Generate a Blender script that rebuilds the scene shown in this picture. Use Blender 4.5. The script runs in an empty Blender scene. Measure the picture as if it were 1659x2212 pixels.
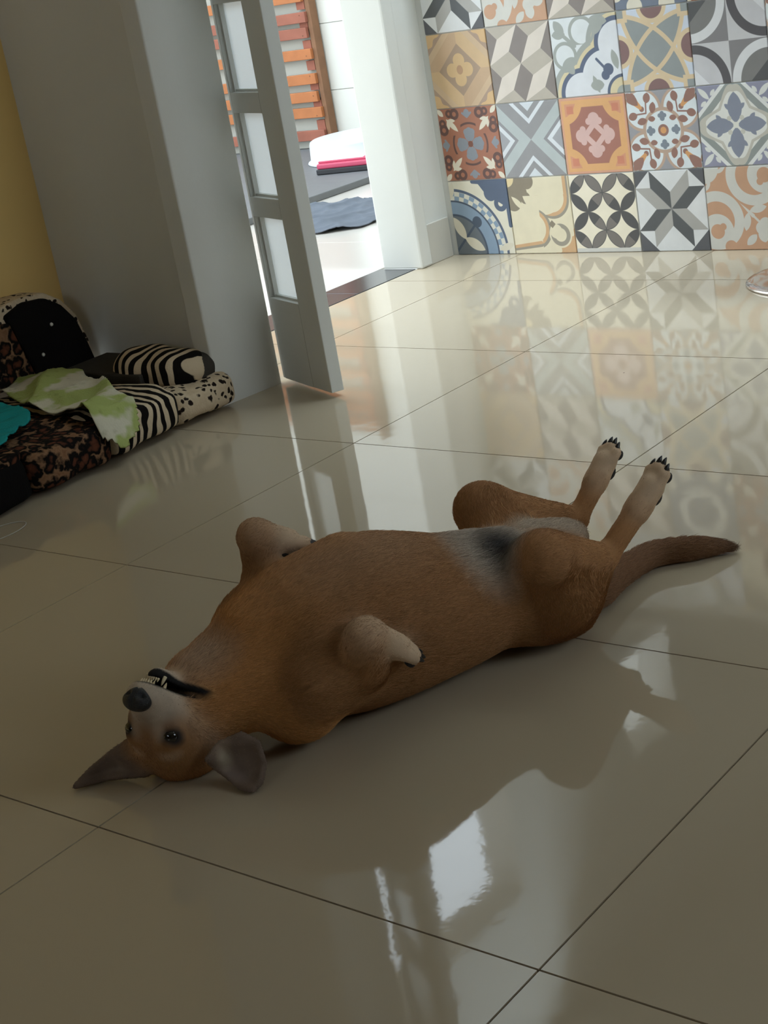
import bpy, bmesh, math, random
import numpy as np
from mathutils import Vector, Matrix

random.seed(4)
rng = np.random.default_rng(7)
scene = bpy.context.scene
COL = scene.collection

# ------------------------------------------------------------------ camera
cam_d = bpy.data.cameras.new('camera')
cam = bpy.data.objects.new('camera', cam_d)
COL.objects.link(cam)
cam_d.sensor_fit = 'HORIZONTAL'
cam_d.sensor_width = 36.0
cam_d.lens = 3393.114 * 36.0 / 1659.0
cam_d.clip_start = 0.02
_R = ((0.77456173, 0.61037573, -0.16581794),
      (0.08870359, -0.36440014, -0.92700821),
      (-0.62624739, 0.70331644, -0.33639292))      # rows: right, down, forward
_m = Matrix(((_R[0][0], -_R[1][0], -_R[2][0], 1.34055),
             (_R[0][1], -_R[1][1], -_R[2][1], -0.92885),
             (_R[0][2], -_R[1][2], -_R[2][2], 0.88040),
             (0, 0, 0, 1)))
cam.matrix_world = _m
scene.camera = cam

# ------------------------------------------------------------------ world and lights
world = bpy.data.worlds.new('overcast_sky')
scene.world = world
world.use_nodes = True
_bg = world.node_tree.nodes['Background']
_bg.inputs['Color'].default_value = (0.79, 0.91, 1.0, 1)
_bg.inputs['Strength'].default_value = 3.7

def area_light(name, loc, rot, sx, sy, power, color):
    l = bpy.data.lights.new(name, 'AREA')
    l.shape = 'RECTANGLE'; l.size = sx; l.size_y = sy; l.energy = power; l.color = color
    o = bpy.data.objects.new(name, l); COL.objects.link(o)
    o.location = loc; o.rotation_euler = rot
    return o
# added light in an invented skylight, to brighten the tiled end
ADDED_OPENING = (-1.35, 1.5, 2.12, 2.66)       # x0, x1, y0, y1 of the ceiling opening
area_light('added_ceiling_light', (0.075, 2.39, 3.68), (0, 0, 0), 2.8, 0.5, 132.0, (0.72, 0.88, 1.0))
vs = scene.view_settings
vs.view_transform = 'Standard'
vs.look = 'None'
vs.gamma = 1.0
vs.use_curve_mapping = False
vs.exposure = 0.15

scene.cycles.max_bounces = 8
scene.cycles.diffuse_bounces = 4
scene.cycles.glossy_bounces = 3

# ------------------------------------------------------------------ helpers
def lin(r, g, b):
    def f(c):
        c /= 255.0
        return c / 12.92 if c <= 0.04045 else ((c + 0.055) / 1.055) ** 2.4
    return (f(r), f(g), f(b), 1.0)

def mat(name, color, rough=0.6, metallic=0.0, noise=0.0, nscale=20.0, bump=0.0, bscale=60.0, spec=0.5, coat=0.0):
    m = bpy.data.materials.new(name); m.use_nodes = True
    nt = m.node_tree; b = nt.nodes['Principled BSDF']
    b.inputs['Base Color'].default_value = color
    b.inputs['Roughness'].default_value = rough
    b.inputs['Metallic'].default_value = metallic
    b.inputs['Specular IOR Level'].default_value = spec
    b.inputs['Coat Weight'].default_value = coat
    tc = nt.nodes.new('ShaderNodeTexCoord')
    if noise > 0:
        n = nt.nodes.new('ShaderNodeTexNoise'); n.inputs['Scale'].default_value = nscale; n.inputs['Detail'].default_value = 5
        nt.links.new(tc.outputs['Object'], n.inputs['Vector'])
        mx = nt.nodes.new('ShaderNodeMix'); mx.data_type = 'RGBA'
        d = tuple(c * (1 - noise) for c in color[:3]) + (1,)
        l = tuple(min(1, c * (1 + noise)) for c in color[:3]) + (1,)
        mx.inputs[6].default_value = d; mx.inputs[7].default_value = l
        nt.links.new(n.outputs['Fac'], mx.inputs[0])
        nt.links.new(mx.outputs[2], b.inputs['Base Color'])
    if bump > 0:
        n2 = nt.nodes.new('ShaderNodeTexNoise'); n2.inputs['Scale'].default_value = bscale; n2.inputs['Detail'].default_value = 4
        nt.links.new(tc.outputs['Object'], n2.inputs['Vector'])
        bp = nt.nodes.new('ShaderNodeBump'); bp.inputs['Strength'].default_value = bump; bp.inputs['Distance'].default_value = 0.004
        nt.links.new(n2.outputs['Fac'], bp.inputs['Height'])
        nt.links.new(bp.outputs['Normal'], b.inputs['Normal'])
    return m

def link(o, parent=None):
    COL.objects.link(o)
    if parent is not None:
        o.parent = parent
    return o

def tag(o, label, cat, group=None):
    o['label'] = label; o['category'] = cat
    if group: o['group'] = group
    return o

def empty(name, loc=(0, 0, 0), rz=0.0):
    o = bpy.data.objects.new(name, None); o.empty_display_size = 0.1
    COL.objects.link(o); o.location = loc; o.rotation_euler = (0, 0, rz)
    return o

def mesh_obj(name, verts, faces, material, parent=None, smooth=False):
    me = bpy.data.meshes.new(name)
    me.from_pydata([tuple(v) for v in verts], [], [tuple(f) for f in faces])
    me.update()
    if material is not None: me.materials.append(material)
    if smooth:
        me.polygons.foreach_set('use_smooth', [True] * len(me.polygons))
    o = bpy.data.objects.new(name, me)
    return link(o, parent)

def bm_obj(name, bm, material, parent=None, smooth=False):
    bmesh.ops.recalc_face_normals(bm, faces=bm.faces[:])
    me = bpy.data.meshes.new(name); bm.to_mesh(me); bm.free()
    if material is not None: me.materials.append(material)
    if smooth:
        me.polygons.foreach_set('use_smooth', [True] * len(me.polygons))
    o = bpy.data.objects.new(name, me)
    return link(o, parent)

def box_bm(x0, x1, y0, y1, z0, z1, bevel=0.0, bm=None, seg=2):
    own = bm is None
    if own: bm = bmesh.new()
    vs_ = [bm.verts.new((x, y, z)) for z in (z0, z1) for y in (y0, y1) for x in (x0, x1)]
    fs = [(0, 2, 3, 1), (4, 5, 7, 6), (0, 1, 5, 4), (2, 6, 7, 3), (0, 4, 6, 2), (1, 3, 7, 5)]
    faces = [bm.faces.new([vs_[i] for i in f]) for f in fs]
    if bevel > 0:
        edges = list({e for f in faces for e in f.edges})
        bmesh.ops.bevel(bm, geom=edges, offset=bevel, segments=seg, profile=0.5, affect='EDGES')
    return bm

def box(name, b, material, parent=None, bevel=0.0, smooth=False):
    return bm_obj(name, box_bm(*b, bevel=bevel), material, parent, smooth)

def struct(o):
    o['kind'] = 'structure'
    return o

def lathe(name, prof, material, parent=None, seg=48, smooth=True, loc=(0, 0, 0)):
    verts, faces = [], []
    for r, z in prof:
        for k in range(seg):
            a = 2 * math.pi * k / seg
            verts.append((r * math.cos(a) + loc[0], r * math.sin(a) + loc[1], z + loc[2]))
    for i in range(len(prof) - 1):
        for k in range(seg):
            k2 = (k + 1) % seg
            faces.append((i * seg + k, i * seg + k2, (i + 1) * seg + k2, (i + 1) * seg + k))
    return mesh_obj(name, verts, faces, material, parent, smooth)

def tube(name, pts, radii, material, parent=None, seg=10, cap=True):
    pts = [Vector(q) for q in pts]
    verts, faces = [], []
    n = len(pts)
    prev = None
    for i, q in enumerate(pts):
        t = (pts[min(i + 1, n - 1)] - pts[max(i - 1, 0)]).normalized()
        if prev is None:
            up = Vector((0, 0, 1)) if abs(t.z) < 0.9 else Vector((1, 0, 0))
            s = t.cross(up).normalized()
        else:
            s = (prev - t * prev.dot(t)).normalized()
        prev = s
        w = t.cross(s)
        r = radii[i] if hasattr(radii, '__len__') else radii
        for k in range(seg):
            a = 2 * math.pi * k / seg
            verts.append(q + s * (r * math.cos(a)) + w * (r * math.sin(a)))
    for i in range(n - 1):
        for k in range(seg):
            k2 = (k + 1) % seg
            faces.append((i * seg + k, i * seg + k2, (i + 1) * seg + k2, (i + 1) * seg + k))
    if cap:
        faces.append(tuple(range(seg))[::-1]); faces.append(tuple((n - 1) * seg + k for k in range(seg)))
    return mesh_obj(name, verts, faces, material, parent, True)

# ------------------------------------------------------------------ materials of the setting
M_white = mat('white_wall_paint', lin(222, 221, 214), 0.75, noise=0.03, nscale=6, bump=0.06, bscale=90)
M_grey = mat('off_white_wall_paint', lin(216, 214, 206), 0.8, noise=0.05, nscale=5, bump=0.06, bscale=90)
M_yellow = mat('yellow_wall_paint', lin(226, 190, 118), 0.8, noise=0.05, nscale=4, bump=0.05, bscale=80)
M_ceil = mat('ceiling_paint', lin(168, 160, 144), 0.9)
M_back = mat('far_room_paint', lin(122, 102, 68), 0.9)
M_grout = mat('floor_grout', lin(96, 84, 66), 0.9)
M_wgrout = mat('wall_grout', lin(214, 214, 210), 0.8)
M_granite = mat('black_granite', lin(62, 62, 64), 0.12, noise=0.35, nscale=160, spec=0.6)
M_patio = mat('patio_porcelain', lin(200, 195, 188), 0.2, noise=0.02, nscale=3)
M_slab = mat('grey_slab', lin(104, 106, 108), 0.55, noise=0.12, nscale=25)
M_doorw = mat('white_door_paint', lin(214, 214, 207), 0.45, noise=0.02, nscale=8)
M_chrome = mat('chrome', (0.72, 0.66, 0.63, 1), 0.12, metallic=1.0)
M_base = mat('beige_baseboard_tile', lin(198, 192, 180), 0.3, noise=0.04, nscale=12)

# polished porcelain floor: beige, faintly clouded, with a slightly uneven gloss
def floor_material():
    m = bpy.data.materials.new('polished_porcelain'); m.use_nodes = True
    nt = m.node_tree; b = nt.nodes['Principled BSDF']
    g = nt.nodes.new('ShaderNodeNewGeometry')
    n = nt.nodes.new('ShaderNodeTexNoise'); n.inputs['Scale'].default_value = 1.6; n.inputs['Detail'].default_value = 4
    nt.links.new(g.outputs['Position'], n.inputs['Vector'])
    mx = nt.nodes.new('ShaderNodeMix'); mx.data_type = 'RGBA'
    mx.inputs[6].default_value = lin(175, 159, 134); mx.inputs[7].default_value = lin(183, 168, 144)
    nt.links.new(n.outputs['Fac'], mx.inputs[0])
    # scattered specks of dirt
    v = nt.nodes.new('ShaderNodeTexVoronoi'); v.inputs['Scale'].default_value = 5.5; v.inputs['Randomness'].default_value = 1.0
    nt.links.new(g.outputs['Position'], v.inputs['Vector'])
    lt = nt.nodes.new('ShaderNodeMath'); lt.operation = 'LESS_THAN'; lt.inputs[1].default_value = 0.011
    nt.links.new(v.outputs['Distance'], lt.inputs[0])
    mx2 = nt.nodes.new('ShaderNodeMix'); mx2.data_type = 'RGBA'
    mx2.inputs[7].default_value = lin(60, 48, 36)
    nt.links.new(lt.outputs[0], mx2.inputs[0]); nt.links.new(mx.outputs[2], mx2.inputs[6])
    nt.links.new(mx2.outputs[2], b.inputs['Base Color'])
    b.inputs['Roughness'].default_value = 0.045
    b.inputs['IOR'].default_value = 1.62
    n2 = nt.nodes.new('ShaderNodeTexNoise'); n2.inputs['Scale'].default_value = 26; n2.inputs['Detail'].default_value = 3
    nt.links.new(g.outputs['Position'], n2.inputs['Vector'])
    bp = nt.nodes.new('ShaderNodeBump'); bp.inputs['Strength'].default_value = 0.06; bp.inputs['Distance'].default_value = 0.002
    nt.links.new(n2.outputs['Fac'], bp.inputs['Height']); nt.links.new(bp.outputs['Normal'], b.inputs['Normal'])
    return m
M_floor = floor_material()

# ------------------------------------------------------------------ floor: grout bed + tiles of 60 cm
T = 0.6
YW = 2.6955           # face of the tiled wall
floor = struct(box('floor', (-1.46, 2.45, -3.05, YW + 0.02, -0.08, -0.0025), M_grout))
def tile_mesh(name, x0, x1, y0, y1, m):
    cx, cy = (x0 + x1) / 2, (y0 + y1) / 2
    bm = box_bm(x0 - cx, x1 - cx, y0 - cy, y1 - cy, -0.010, 0.0, bevel=0.0 if m is M_floor else 0.0006, seg=1)
    bmesh.ops.recalc_face_normals(bm, faces=bm.faces[:])
    me = bpy.data.meshes.new(name); bm.to_mesh(me); bm.free(); me.materials.append(m)
    return me, (cx, cy)
_cache = {}
gap = 0.0012
for i in range(-3, 5):
    for j in range(-6, 5):
        x0, x1 = max(i * T, -1.455), min((i + 1) * T, 2.44)
        y0, y1 = j * T, min((j + 1) * T, YW)
        y0 = max(y0, -3.0)
        if x1 - x0 < 0.02 or y1 - y0 < 0.02: continue
        key = (round(x1 - x0, 3), round(y1 - y0, 3))
        if key not in _cache:
            _cache[key] = tile_mesh('floor_tile', x0 + gap, x1 - gap, y0 + gap, y1 - gap, M_floor)[0]
        o = bpy.data.objects.new('floor_tile', _cache[key]); link(o, floor)
        o.location = ((x0 + x1) / 2, (y0 + y1) / 2, 0)

# ------------------------------------------------------------------ walls
H = 2.70
PX, PY0, PY1 = -1.085, 1.343, 1.520        # corner pillar
struct(box('wall_left', (-1.72, -1.60, -3.1, PY1, 0, H), M_yellow))
struct(box('wall_alcove', (-1.60, -1.146, 1.390, PY1, 0, H), M_grey))
_pb = bmesh.new(); _pc = [(-1.145, PY0), (-1.095, PY0), (-1.0735, PY1), (-1.145, PY1)]
_pl = [_pb.verts.new((x, y, 0)) for x, y in _pc]; _pt = [_pb.verts.new((x, y, H)) for x, y in _pc]
for k in range(4): _pb.faces.new((_pl[k], _pl[(k + 1) % 4], _pt[(k + 1) % 4], _pt[k]))
_pb.faces.new(_pt); _pb.faces.new(_pl[::-1])
bmesh.ops.bevel(_pb, geom=[e for e in _pb.edges if abs(e.verts[0].co.z - e.verts[1].co.z) > 1], offset=0.004, segments=3, profile=0.5, affect='EDGES')
struct(bm_obj('wall_pillar', _pb, M_grey))
# right jamb of the doorway, the short wall beside it and its skirting
struct(box('trim_1', (-1.575, -1.430, 2.530, 2.580, 0, H), M_grey, bevel=0.006))
struct(box('wall_doorway', (-1.575, -1.442, 2.580, 3.28, 0, H), M_grey))
# kitchen behind the tiled bar: side wall with a small window onto the patio, back wall
struct(box('wall_kitchen_sill', (-1.575, -1.442, 3.28, 3.62, 0, 1.62), M_grey))
struct(box('wall_kitchen_head', (-1.575, -1.442, 3.28, 3.62, 2.02, H), M_grey))
struct(box('wall_kitchen_side', (-1.575, -1.442, 3.62, 4.80, 0, H), M_grey))
struct(box('wall_kitchen_back', (-1.442, 2.52, 4.66, 4.80, 0, H), M_back))
struct(box('wall_kitchen_right', (2.40, 2.52, YW + 0.14, 4.66, 0, H), M_back))
struct(box('floor_kitchen', (-1.442, 2.45, YW + 0.02, 4.66, -0.08, 0.0), M_base))
struct(box('baseboard_doorway', (-1.442, -1.434, 2.581, YW - 0.009, 0, 0.115), M_base, bevel=0.002))
struct(box('wall_lintel', (-1.575, -1.43, PY1, 2.53, 2.10, H), M_white))
struct(box('wall_tiled', (-1.442, 2.40, YW, YW + 0.14, 0, 1.06), M_wgrout))
struct(box('trim_2', (-1.441, 2.40, YW - 0.06, YW + 0.34, 1.06, 1.09), M_granite, bevel=0.004))
struct(box('wall_back', (-1.72, -0.2, -3.14, -3.0, 0, H), M_back))
struct(box('wall_back_end', (1.0, 2.5, -3.14, -3.0, 0, H), M_back))
struct(box('wall_back_sill', (-0.2, 1.0, -3.14, -3.0, 0, 1.35), M_back))  # opening above this is added behind the camera to admit daylight
struct(box('wall_back_head', (-0.2, 1.0, -3.14, -3.0, 2.1, H), M_back))
# right-hand wall; its unseen window opening is added to let daylight in
struct(box('wall_right', (2.40, 2.52, -3.1, 0.5, 0, H), M_back))
struct(box('wall_right_end', (2.40, 2.52, 1.9, YW + 0.14, 0, H), M_back))
struct(box('wall_right_sill', (2.40, 2.52, 0.5, 1.9, 0, 0.9), M_back))
struct(box('wall_right_head', (2.40, 2.52, 0.5, 1.9, 2.1, H), M_back))
# ceiling with the opening added for the overhead light
sx0, sx1, sy0, sy1 = ADDED_OPENING
struct(box('ceiling', (-1.72, 2.52, -3.14, sy0, H, H + 0.1), M_ceil))
struct(box('ceiling_strip_left', (-1.72, sx0, sy0, 4.85, H, H + 0.1), M_ceil))
struct(box('ceiling_strip_right', (sx1, 2.52, sy0, 4.85, H, H + 0.1), M_ceil))
struct(box('ceiling_strip_far', (sx0, sx1, sy1, 4.85, H, H + 0.1), M_ceil))

# shaft added above the invented skylight to confine its light
M_shaft = mat('shaft_paint', lin(176, 174, 168), 0.9)
struct(box('wall_added_shaft_near', (sx0 - 0.05, sx1 + 0.05, sy0 - 0.05, sy0, H + 0.1, 3.72), M_shaft))
struct(box('wall_added_shaft_far', (sx0 - 0.05, sx1 + 0.05, sy1, sy1 + 0.05, H + 0.1, 3.72), M_shaft))
struct(box('wall_added_shaft_left', (sx0 - 0.05, sx0, sy0, sy1, H + 0.1, 3.72), M_shaft))
struct(box('wall_added_shaft_right', (sx1, sx1 + 0.05, sy0, sy1, H + 0.1, 3.72), M_shaft))
struct(box('ceiling_added_shaft', (sx0 - 0.05, sx1 + 0.05, sy0 - 0.05, sy1 + 0.05, 3.72, 3.77), M_shaft))
# threshold and patio
thr = struct(box('threshold', (-1.590, -1.455, PY1, 2.53, -0.05, 0.0), M_granite))
for a, b in ((1.521, 2.262), (2.264, 2.529)):
    box('granite_strip', (-1.588, -1.457, a, b, -0.02, 0.0012), M_granite, thr, bevel=0.0006)
patio = struct(box('patio_floor', (-7.5, -1.590, -1.5, 4.80, -0.09, -0.004), M_wgrout))
for i in range(8):
    for j in range(10):
        x1 = -1.592 - i * 0.62; y0 = 4.75 - (j + 1) * 0.62
        key = 'p'
        if key not in _cache:
            _cache[key] = tile_mesh('patio_tile', 0.0012, 0.6188, 0.0012, 0.6188, M_patio)[0]
        o = bpy.data.objects.new('patio_tile', _cache[key]); link(o, patio)
        o.location = (x1 - 0.31, y0 + 0.31, 0)
wp = struct(box('wall_patio', (-7.5, -1.45, 4.801, 4.95, -0.09, 3.3), M_wgrout))
M_ptile = mat('patio_wall_tile', lin(212, 210, 202), 0.35, noise=0.015, nscale=4)
for i in range(6):
    for j in range(11):
        key = 'w'
        if key not in _cache:
            bm = box_bm(-0.4985, 0.4985, -0.004, 0.004, -0.1485, 0.1485, bevel=0.001, seg=1)
            bmesh.ops.recalc_face_normals(bm, faces=bm.faces[:])
            me = bpy.data.meshes.new('wall_tile'); bm.to_mesh(me); bm.free(); me.materials.append(M_ptile); _cache[key] = me
        o = bpy.data.objects.new('wall_tile', _cache[key]); link(o, wp)
        o.location = (-1.75 - i * 1.0, 4.797, 0.130 + j * 0.30)
struct(box('wall_patio_far', (-7.6, -7.5, -1.5, 4.95, -0.09, 3.3), M_white))
slab = tag(box('slab', (-5.6, -2.73, 3.10, 4.785, 0.0005, 0.0265), M_slab, bevel=0.003), 'low grey stone slab on the patio floor outside the doorway', 'slab')

# ------------------------------------------------------------------ printed wall tiles: each design drawn with shader maths
class G:
    """a small expression language over shader maths nodes"""
    def __init__(self, nt): self.nt = nt
    def m(self, op, a, b=None, c=None, clamp=False):
        n = self.nt.nodes.new('ShaderNodeMath'); n.operation = op; n.use_clamp = clamp
        for i, x in enumerate((a, b, c)):
            if x is None: continue
            if isinstance(x, X): self.nt.links.new(x.s, n.inputs[i])
            else: n.inputs[i].default_value = float(x)
        return X(self, n.outputs[0])
class X:
    def __init__(self, g, s): self.g, self.s = g, s
    def __add__(self, o): return self.g.m('ADD', self, o)
    __radd__ = __add__
    def __sub__(self, o): return self.g.m('SUBTRACT', self, o)
    def __rsub__(self, o): return self.g.m('SUBTRACT', o, self)
    def __mul__(self, o): return self.g.m('MULTIPLY', self, o)
    __rmul__ = __mul__
    def __truediv__(self, o): return self.g.m('DIVIDE', self, o)
    def __neg__(self): return self.g.m('MULTIPLY', self, -1)
    def __abs__(self): return self.g.m('ABSOLUTE', self)
def mn(a, *bs):
    for b in bs: a = (a.g if isinstance(a, X) else b.g).m('MINIMUM', a, b)
    return a
def mxx(a, *bs):
    for b in bs: a = (a.g if isinstance(a, X) else b.g).m('MAXIMUM', a, b)
    return a
def fr(a): return a.g.m('FRACT', a)
def ln(a, b): return a.g.m('SQRT', a * a + b * b)
def circ(u, v, cx, cy, r): return ln(u - cx, v - cy) - r
def ring(u, v, cx, cy, r, w): return abs(circ(u, v, cx, cy, r)) - w
def band(x, a, b): return abs(x - (a + b) / 2) - (b - a) / 2
def seg(u, v, ax, ay, bx, by, w, w2=None):
    dx, dy = bx - ax, by - ay; L = dx * dx + dy * dy
    h = u.g.m('MULTIPLY_ADD', (u - ax) * dx + (v - ay) * dy, 1 / L, 0.0, clamp=True)
    d = ln(u - ax - h * dx, v - ay - h * dy)
    return d - w if w2 is None else d - (h * (w2 - w) + w)
def leaf(u, v, ax, ay, bx, by, w):
    # pointed oval between two ends: two circles meeting
    dx, dy = bx - ax, by - ay; L = math.hypot(dx, dy); R_ = (L * L / 4 + w * w) / (2 * w); off = R_ - w
    mx_, my_ = (ax + bx) / 2, (ay + by) / 2; nx, ny = -dy / L, dx / L
    return mxx(circ(u, v, mx_ + nx * off, my_ + ny * off, R_), circ(u, v, mx_ - nx * off, my_ - ny * off, R_))
class P:
    def __init__(self, g, base): self.g = g; self.c = base
    def put(self, d, col, soft=0.012):
        f = self.g.m('MULTIPLY_ADD', d, -1.0 / soft, 0.5, clamp=True)
        n = self.g.nt.nodes.new('ShaderNodeMix'); n.data_type = 'RGBA'
        self.g.nt.links.new(f.s, n.inputs[0])
        if isinstance(self.c, tuple): n.inputs[6].default_value = self.c
        else: self.g.nt.links.new(self.c, n.inputs[6])
        n.inputs[7].default_value = col
        self.c = n.outputs[2]
        return self
def CC(r, g, b):
    # printed pigment, greyed and lifted so the bright corner's haze is in the colour
    y = 0.30 * r + 0.59 * g + 0.11 * b
    r, g, b = (y + (c - y) * 0.86 for c in (r, g, b))
    return lin(min(250, r + 6), min(250, g + 6), min(250, b + 8))

def d_blue_quarter(g, u, v):
    p = P(g, CC(228, 220, 196)); navy = CC(84, 98, 122); blue = CC(134, 158, 182); dark = CC(70, 84, 102)
    r = ln(u + 1.0, v + 1.0); a = g.m('ARCTAN2', v + 1.0, u + 1.0)
    p.put(2.14 - r - 0.10 * g.m('SINE', a * 9.0), navy)
    p.put(ring(u, v, 0.42, 0.62, 0.15, 0.07), navy); p.put(ring(u, v, 0.72, 0.32, 0.15, 0.07), navy)
    p.put(-(u + 0.72) * 0 + seg(u, v, -0.15, 0.97, 0.3, 0.93, 0.06), navy); p.put(seg(u, v, 0.95, 0.15, 0.96, -0.3, 0.06), navy)
    p.put(band(r, 1.72, 1.80), navy)
    p.put(r - 1.72, CC(222, 218, 200))
    ch = g.m('SINE', a * 30.0) * g.m('SINE', (r - 1.46) * 24.0)
    p.put(mxx(ch * 0.1, band(r, 1.465, 1.715)), blue)
    p.put(r - 1.47, dark); p.put(r - 1.42, blue); p.put(r - 1.08, dark)
    p.put(circ(u, v, -0.17, -0.17, 0.16), dark); p.put(seg(u, v, -0.2, -0.2, -0.55, -0.55, 0.04), dark)
    p.put(mxx(r - 1.02, 0.05 - abs(u - v)), CC(104, 112, 118))
    p.put(leaf(u, v, -0.98, -0.02, -0.62, -0.66, 0.15), CC(222, 212, 186)); p.put(leaf(u, v, -0.02, -0.98, -0.66, -0.62, 0.15), CC(222, 212, 186))
    p.put(leaf(u, v, -0.98, 0.5, -0.86, 0.98, 0.1), CC(222, 212, 186)); p.put(leaf(u, v, 0.5, -0.98, 0.98, -0.82, 0.1), CC(222, 212, 186))
    return p
def d_scroll(g, u, v):
    p = P(g, CC(232, 218, 182)); br = CC(142, 128, 104); tan = CC(216, 168, 116); gr = CC(158, 148, 128)
    for cx, cy, r in ((-0.75, 0.8, 0.34), (-0.35, 0.9, 0.22), (-0.85, 0.35, 0.26), (-0.45, 0.45, 0.17), (-0.62, 0.6, 0.25)):
        p.put(circ(u, v, cx, cy, r), br)
    p.put(circ(u, v, -1, 1, 0.24), CC(232, 206, 150)); p.put(leaf(u, v, -0.9, 0.5, -0.5, 0.1, 0.08), CC(232, 218, 182))
    arc1 = mxx(ring(u, v, 0.42, 0.42, 0.46, 0.07), mn(-(u - 0.45), v - 0.42)); arc1 = mxx(ring(u, v, 0.42, 0.42, 0.46, 0.07), mn(v - 0.42, 0.42 - u) * 1.0)
    p.put(mxx(ring(u, v, 0.40, 0.40, 0.48, 0.075), v - 0.45), gr); p.put(mxx(ring(u, v, 0.38, 0.43, 0.46, 0.05), v - 0.5), tan)
    p.put(mxx(band(u, 0.80, 0.96), 0.42 - v), tan); p.put(mxx(band(u, 0.90, 0.96), 0.42 - v), gr)
    p.put(mxx(circ(u, v, 0.12, 0.62, 0.66), 0.0 - (v - 0.10) * -1 - 0.4), CC(232, 218, 182))
    p.put(mxx(ring(u, v, -0.28, -0.42, 0.50, 0.07), -0.05 - u), gr); p.put(mxx(ring(u, v, -0.32, -0.40, 0.47, 0.05), -0.05 - u), tan)
    p.put(seg(u, v, -0.98, -0.95, -0.1, -0.86, 0.06), gr); p.put(seg(u, v, -0.98, -0.90, -0.1, -0.80, 0.045), tan)
    p.put(1.25 - (u - v) * 0.72 - 0.06 * g.m('SINE', (u + v) * 14.0) - 0.16, tan)
    p.put(circ(u, v, 0.55, -0.6, 0.36), CC(232, 218, 182)); p.put(ring(u, v, 0.55, -0.6, 0.25, 0.06), gr); p.put(circ(u, v, 0.42, -0.5, 0.2), CC(232, 218, 182))
    p.put(abs(u - 0.32) + abs(v + 0.3) - 0.11, br)
    return p
def d_petals(g, u, v):
    p = P(g, CC(244, 232, 204)); x, y = fr(u + 2.0), fr(v + 2.0)
    d1 = ln(x - 0.5, y - 0.5) - 0.5; d2 = ln(mn(x, 1.0 - x), mn(y, 1.0 - y)) - 0.5
    d = mxx(d1, d2) - 0.006
    p.put(d, CC(84, 82, 80)); p.put(mxx(d + 0.02, (u + v) * (u - v) * 20.0), CC(124, 116, 108))
    p.put(mxx(abs(u), abs(v)) * -1.0 + 0.985, CC(214, 210, 200))
    return p
def d_star(g, u, v):
    p = P(g, CC(226, 226, 224)); x, y = abs(u), abs(v)
    arm = mxx(abs(x - y) - 0.44, mn(x, y) - 0.56)
    p.put(arm, CC(176, 172, 164))
    p.put(mxx(arm, (x - y) * (u * v) * -300.0), CC(88, 90, 90))
    p.put(1.56 - x - y, CC(92, 92, 94))
    p.put(mxx(abs(x - y) - 0.008, mn(x, y) - 0.56), CC(120, 120, 118))
    return p
def d_swirl(g, u, v):
    p = P(g, CC(208, 156, 118)); pale = CC(214, 210, 198)
    s = mn(u + v, 0.0)                      # mirror on the diagonal
    a, b = u - s, v - s; og = CC(208, 156, 118)
    p.put(ring(a, b, 0.34, 0.76, 0.62, 0.13), pale)
    p.put(ring(a, b, 0.62, 0.76, 0.32, 0.13), pale); p.put(circ(a, b, 0.50, 0.60, 0.09), og)
    p.put(circ(a, b, 1.02, 0.42, 0.17), og)
    p.put(circ(a, b, -1.0, 1.0, 0.40), pale); p.put(ring(a, b, -0.62, 1.06, 0.16, 0.05), pale)
    p.put(seg(a, b, -0.95, 0.72, 0.24, -0.24, 0.05), pale)
    p.put(leaf(a, b, 0.16, -0.12, 0.62, -0.02, 0.10), pale); p.put(seg(a, b, 0.24, -0.24, 0.5, -0.5, 0.03), pale)
    p.put(circ(a, b, 0.56, -0.46, 0.17), pale); p.put(leaf(a, b, 0.55, -0.45, 0.92, -0.52, 0.14), pale); p.put(leaf(a, b, 0.98, -0.02, 0.72, -0.30, 0.10), pale)
    return p
def d_rust(g, u, v):
    p = P(g, CC(176, 108, 78)); x, y = mxx(abs(u), abs(v)), mn(abs(u), abs(v))
    bl = CC(138, 144, 152); dk = CC(104, 70, 60); cr = CC(232, 220, 196)
    p.put(mxx(band(ln(u, v), 0.54, 0.60), y - 0.26), dk)
    p.put(leaf(x, y, 0.06, 0.0, 0.46, 0.0, 0.17), bl); p.put(circ(x, y, 0.33, 0.10, 0.09), bl); p.put(ln(u, v) - 0.085, CC(130, 74, 54))
    p.put(leaf(x, y, 0.72, 0.0, 0.96, 0.0, 0.10), bl); p.put(seg(x, y, 0.74, 0.0, 0.85, 0.14, 0.03), bl)
    p.put(ring(x, y, 0.84, 0.42, 0.11, 0.045), dk); p.put(ring(x, y, 0.86, 0.60, 0.08, 0.035), dk)
    p.put(leaf(x, y, 0.36, 0.36, 0.72, 0.72, 0.075), cr); p.put(leaf(x, y, 0.68, 0.68, 0.66, 0.42, 0.05), cr)
    p.put(leaf(x, y, 0.80, 0.80, 0.99, 0.99, 0.07), cr)
    return p
def d_chevron(g, u, v):
    p = P(g, CC(152, 150, 150)); x, y = abs(u), abs(v); q = y - x
    p.put(band(q, 0.42, 0.56), CC(222, 226, 230)); p.put(0.76 - q, CC(214, 220, 224))
    p.put(q, CC(186, 194, 192)); p.put(mxx(q + 0.40, -(q + 0.52)), CC(150, 148, 150))
    p.put(mxx(q + 0.52, -(q + 0.68)), CC(222, 226, 230)); p.put(q + 0.68, CC(166, 166, 170)); 
    return p
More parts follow.
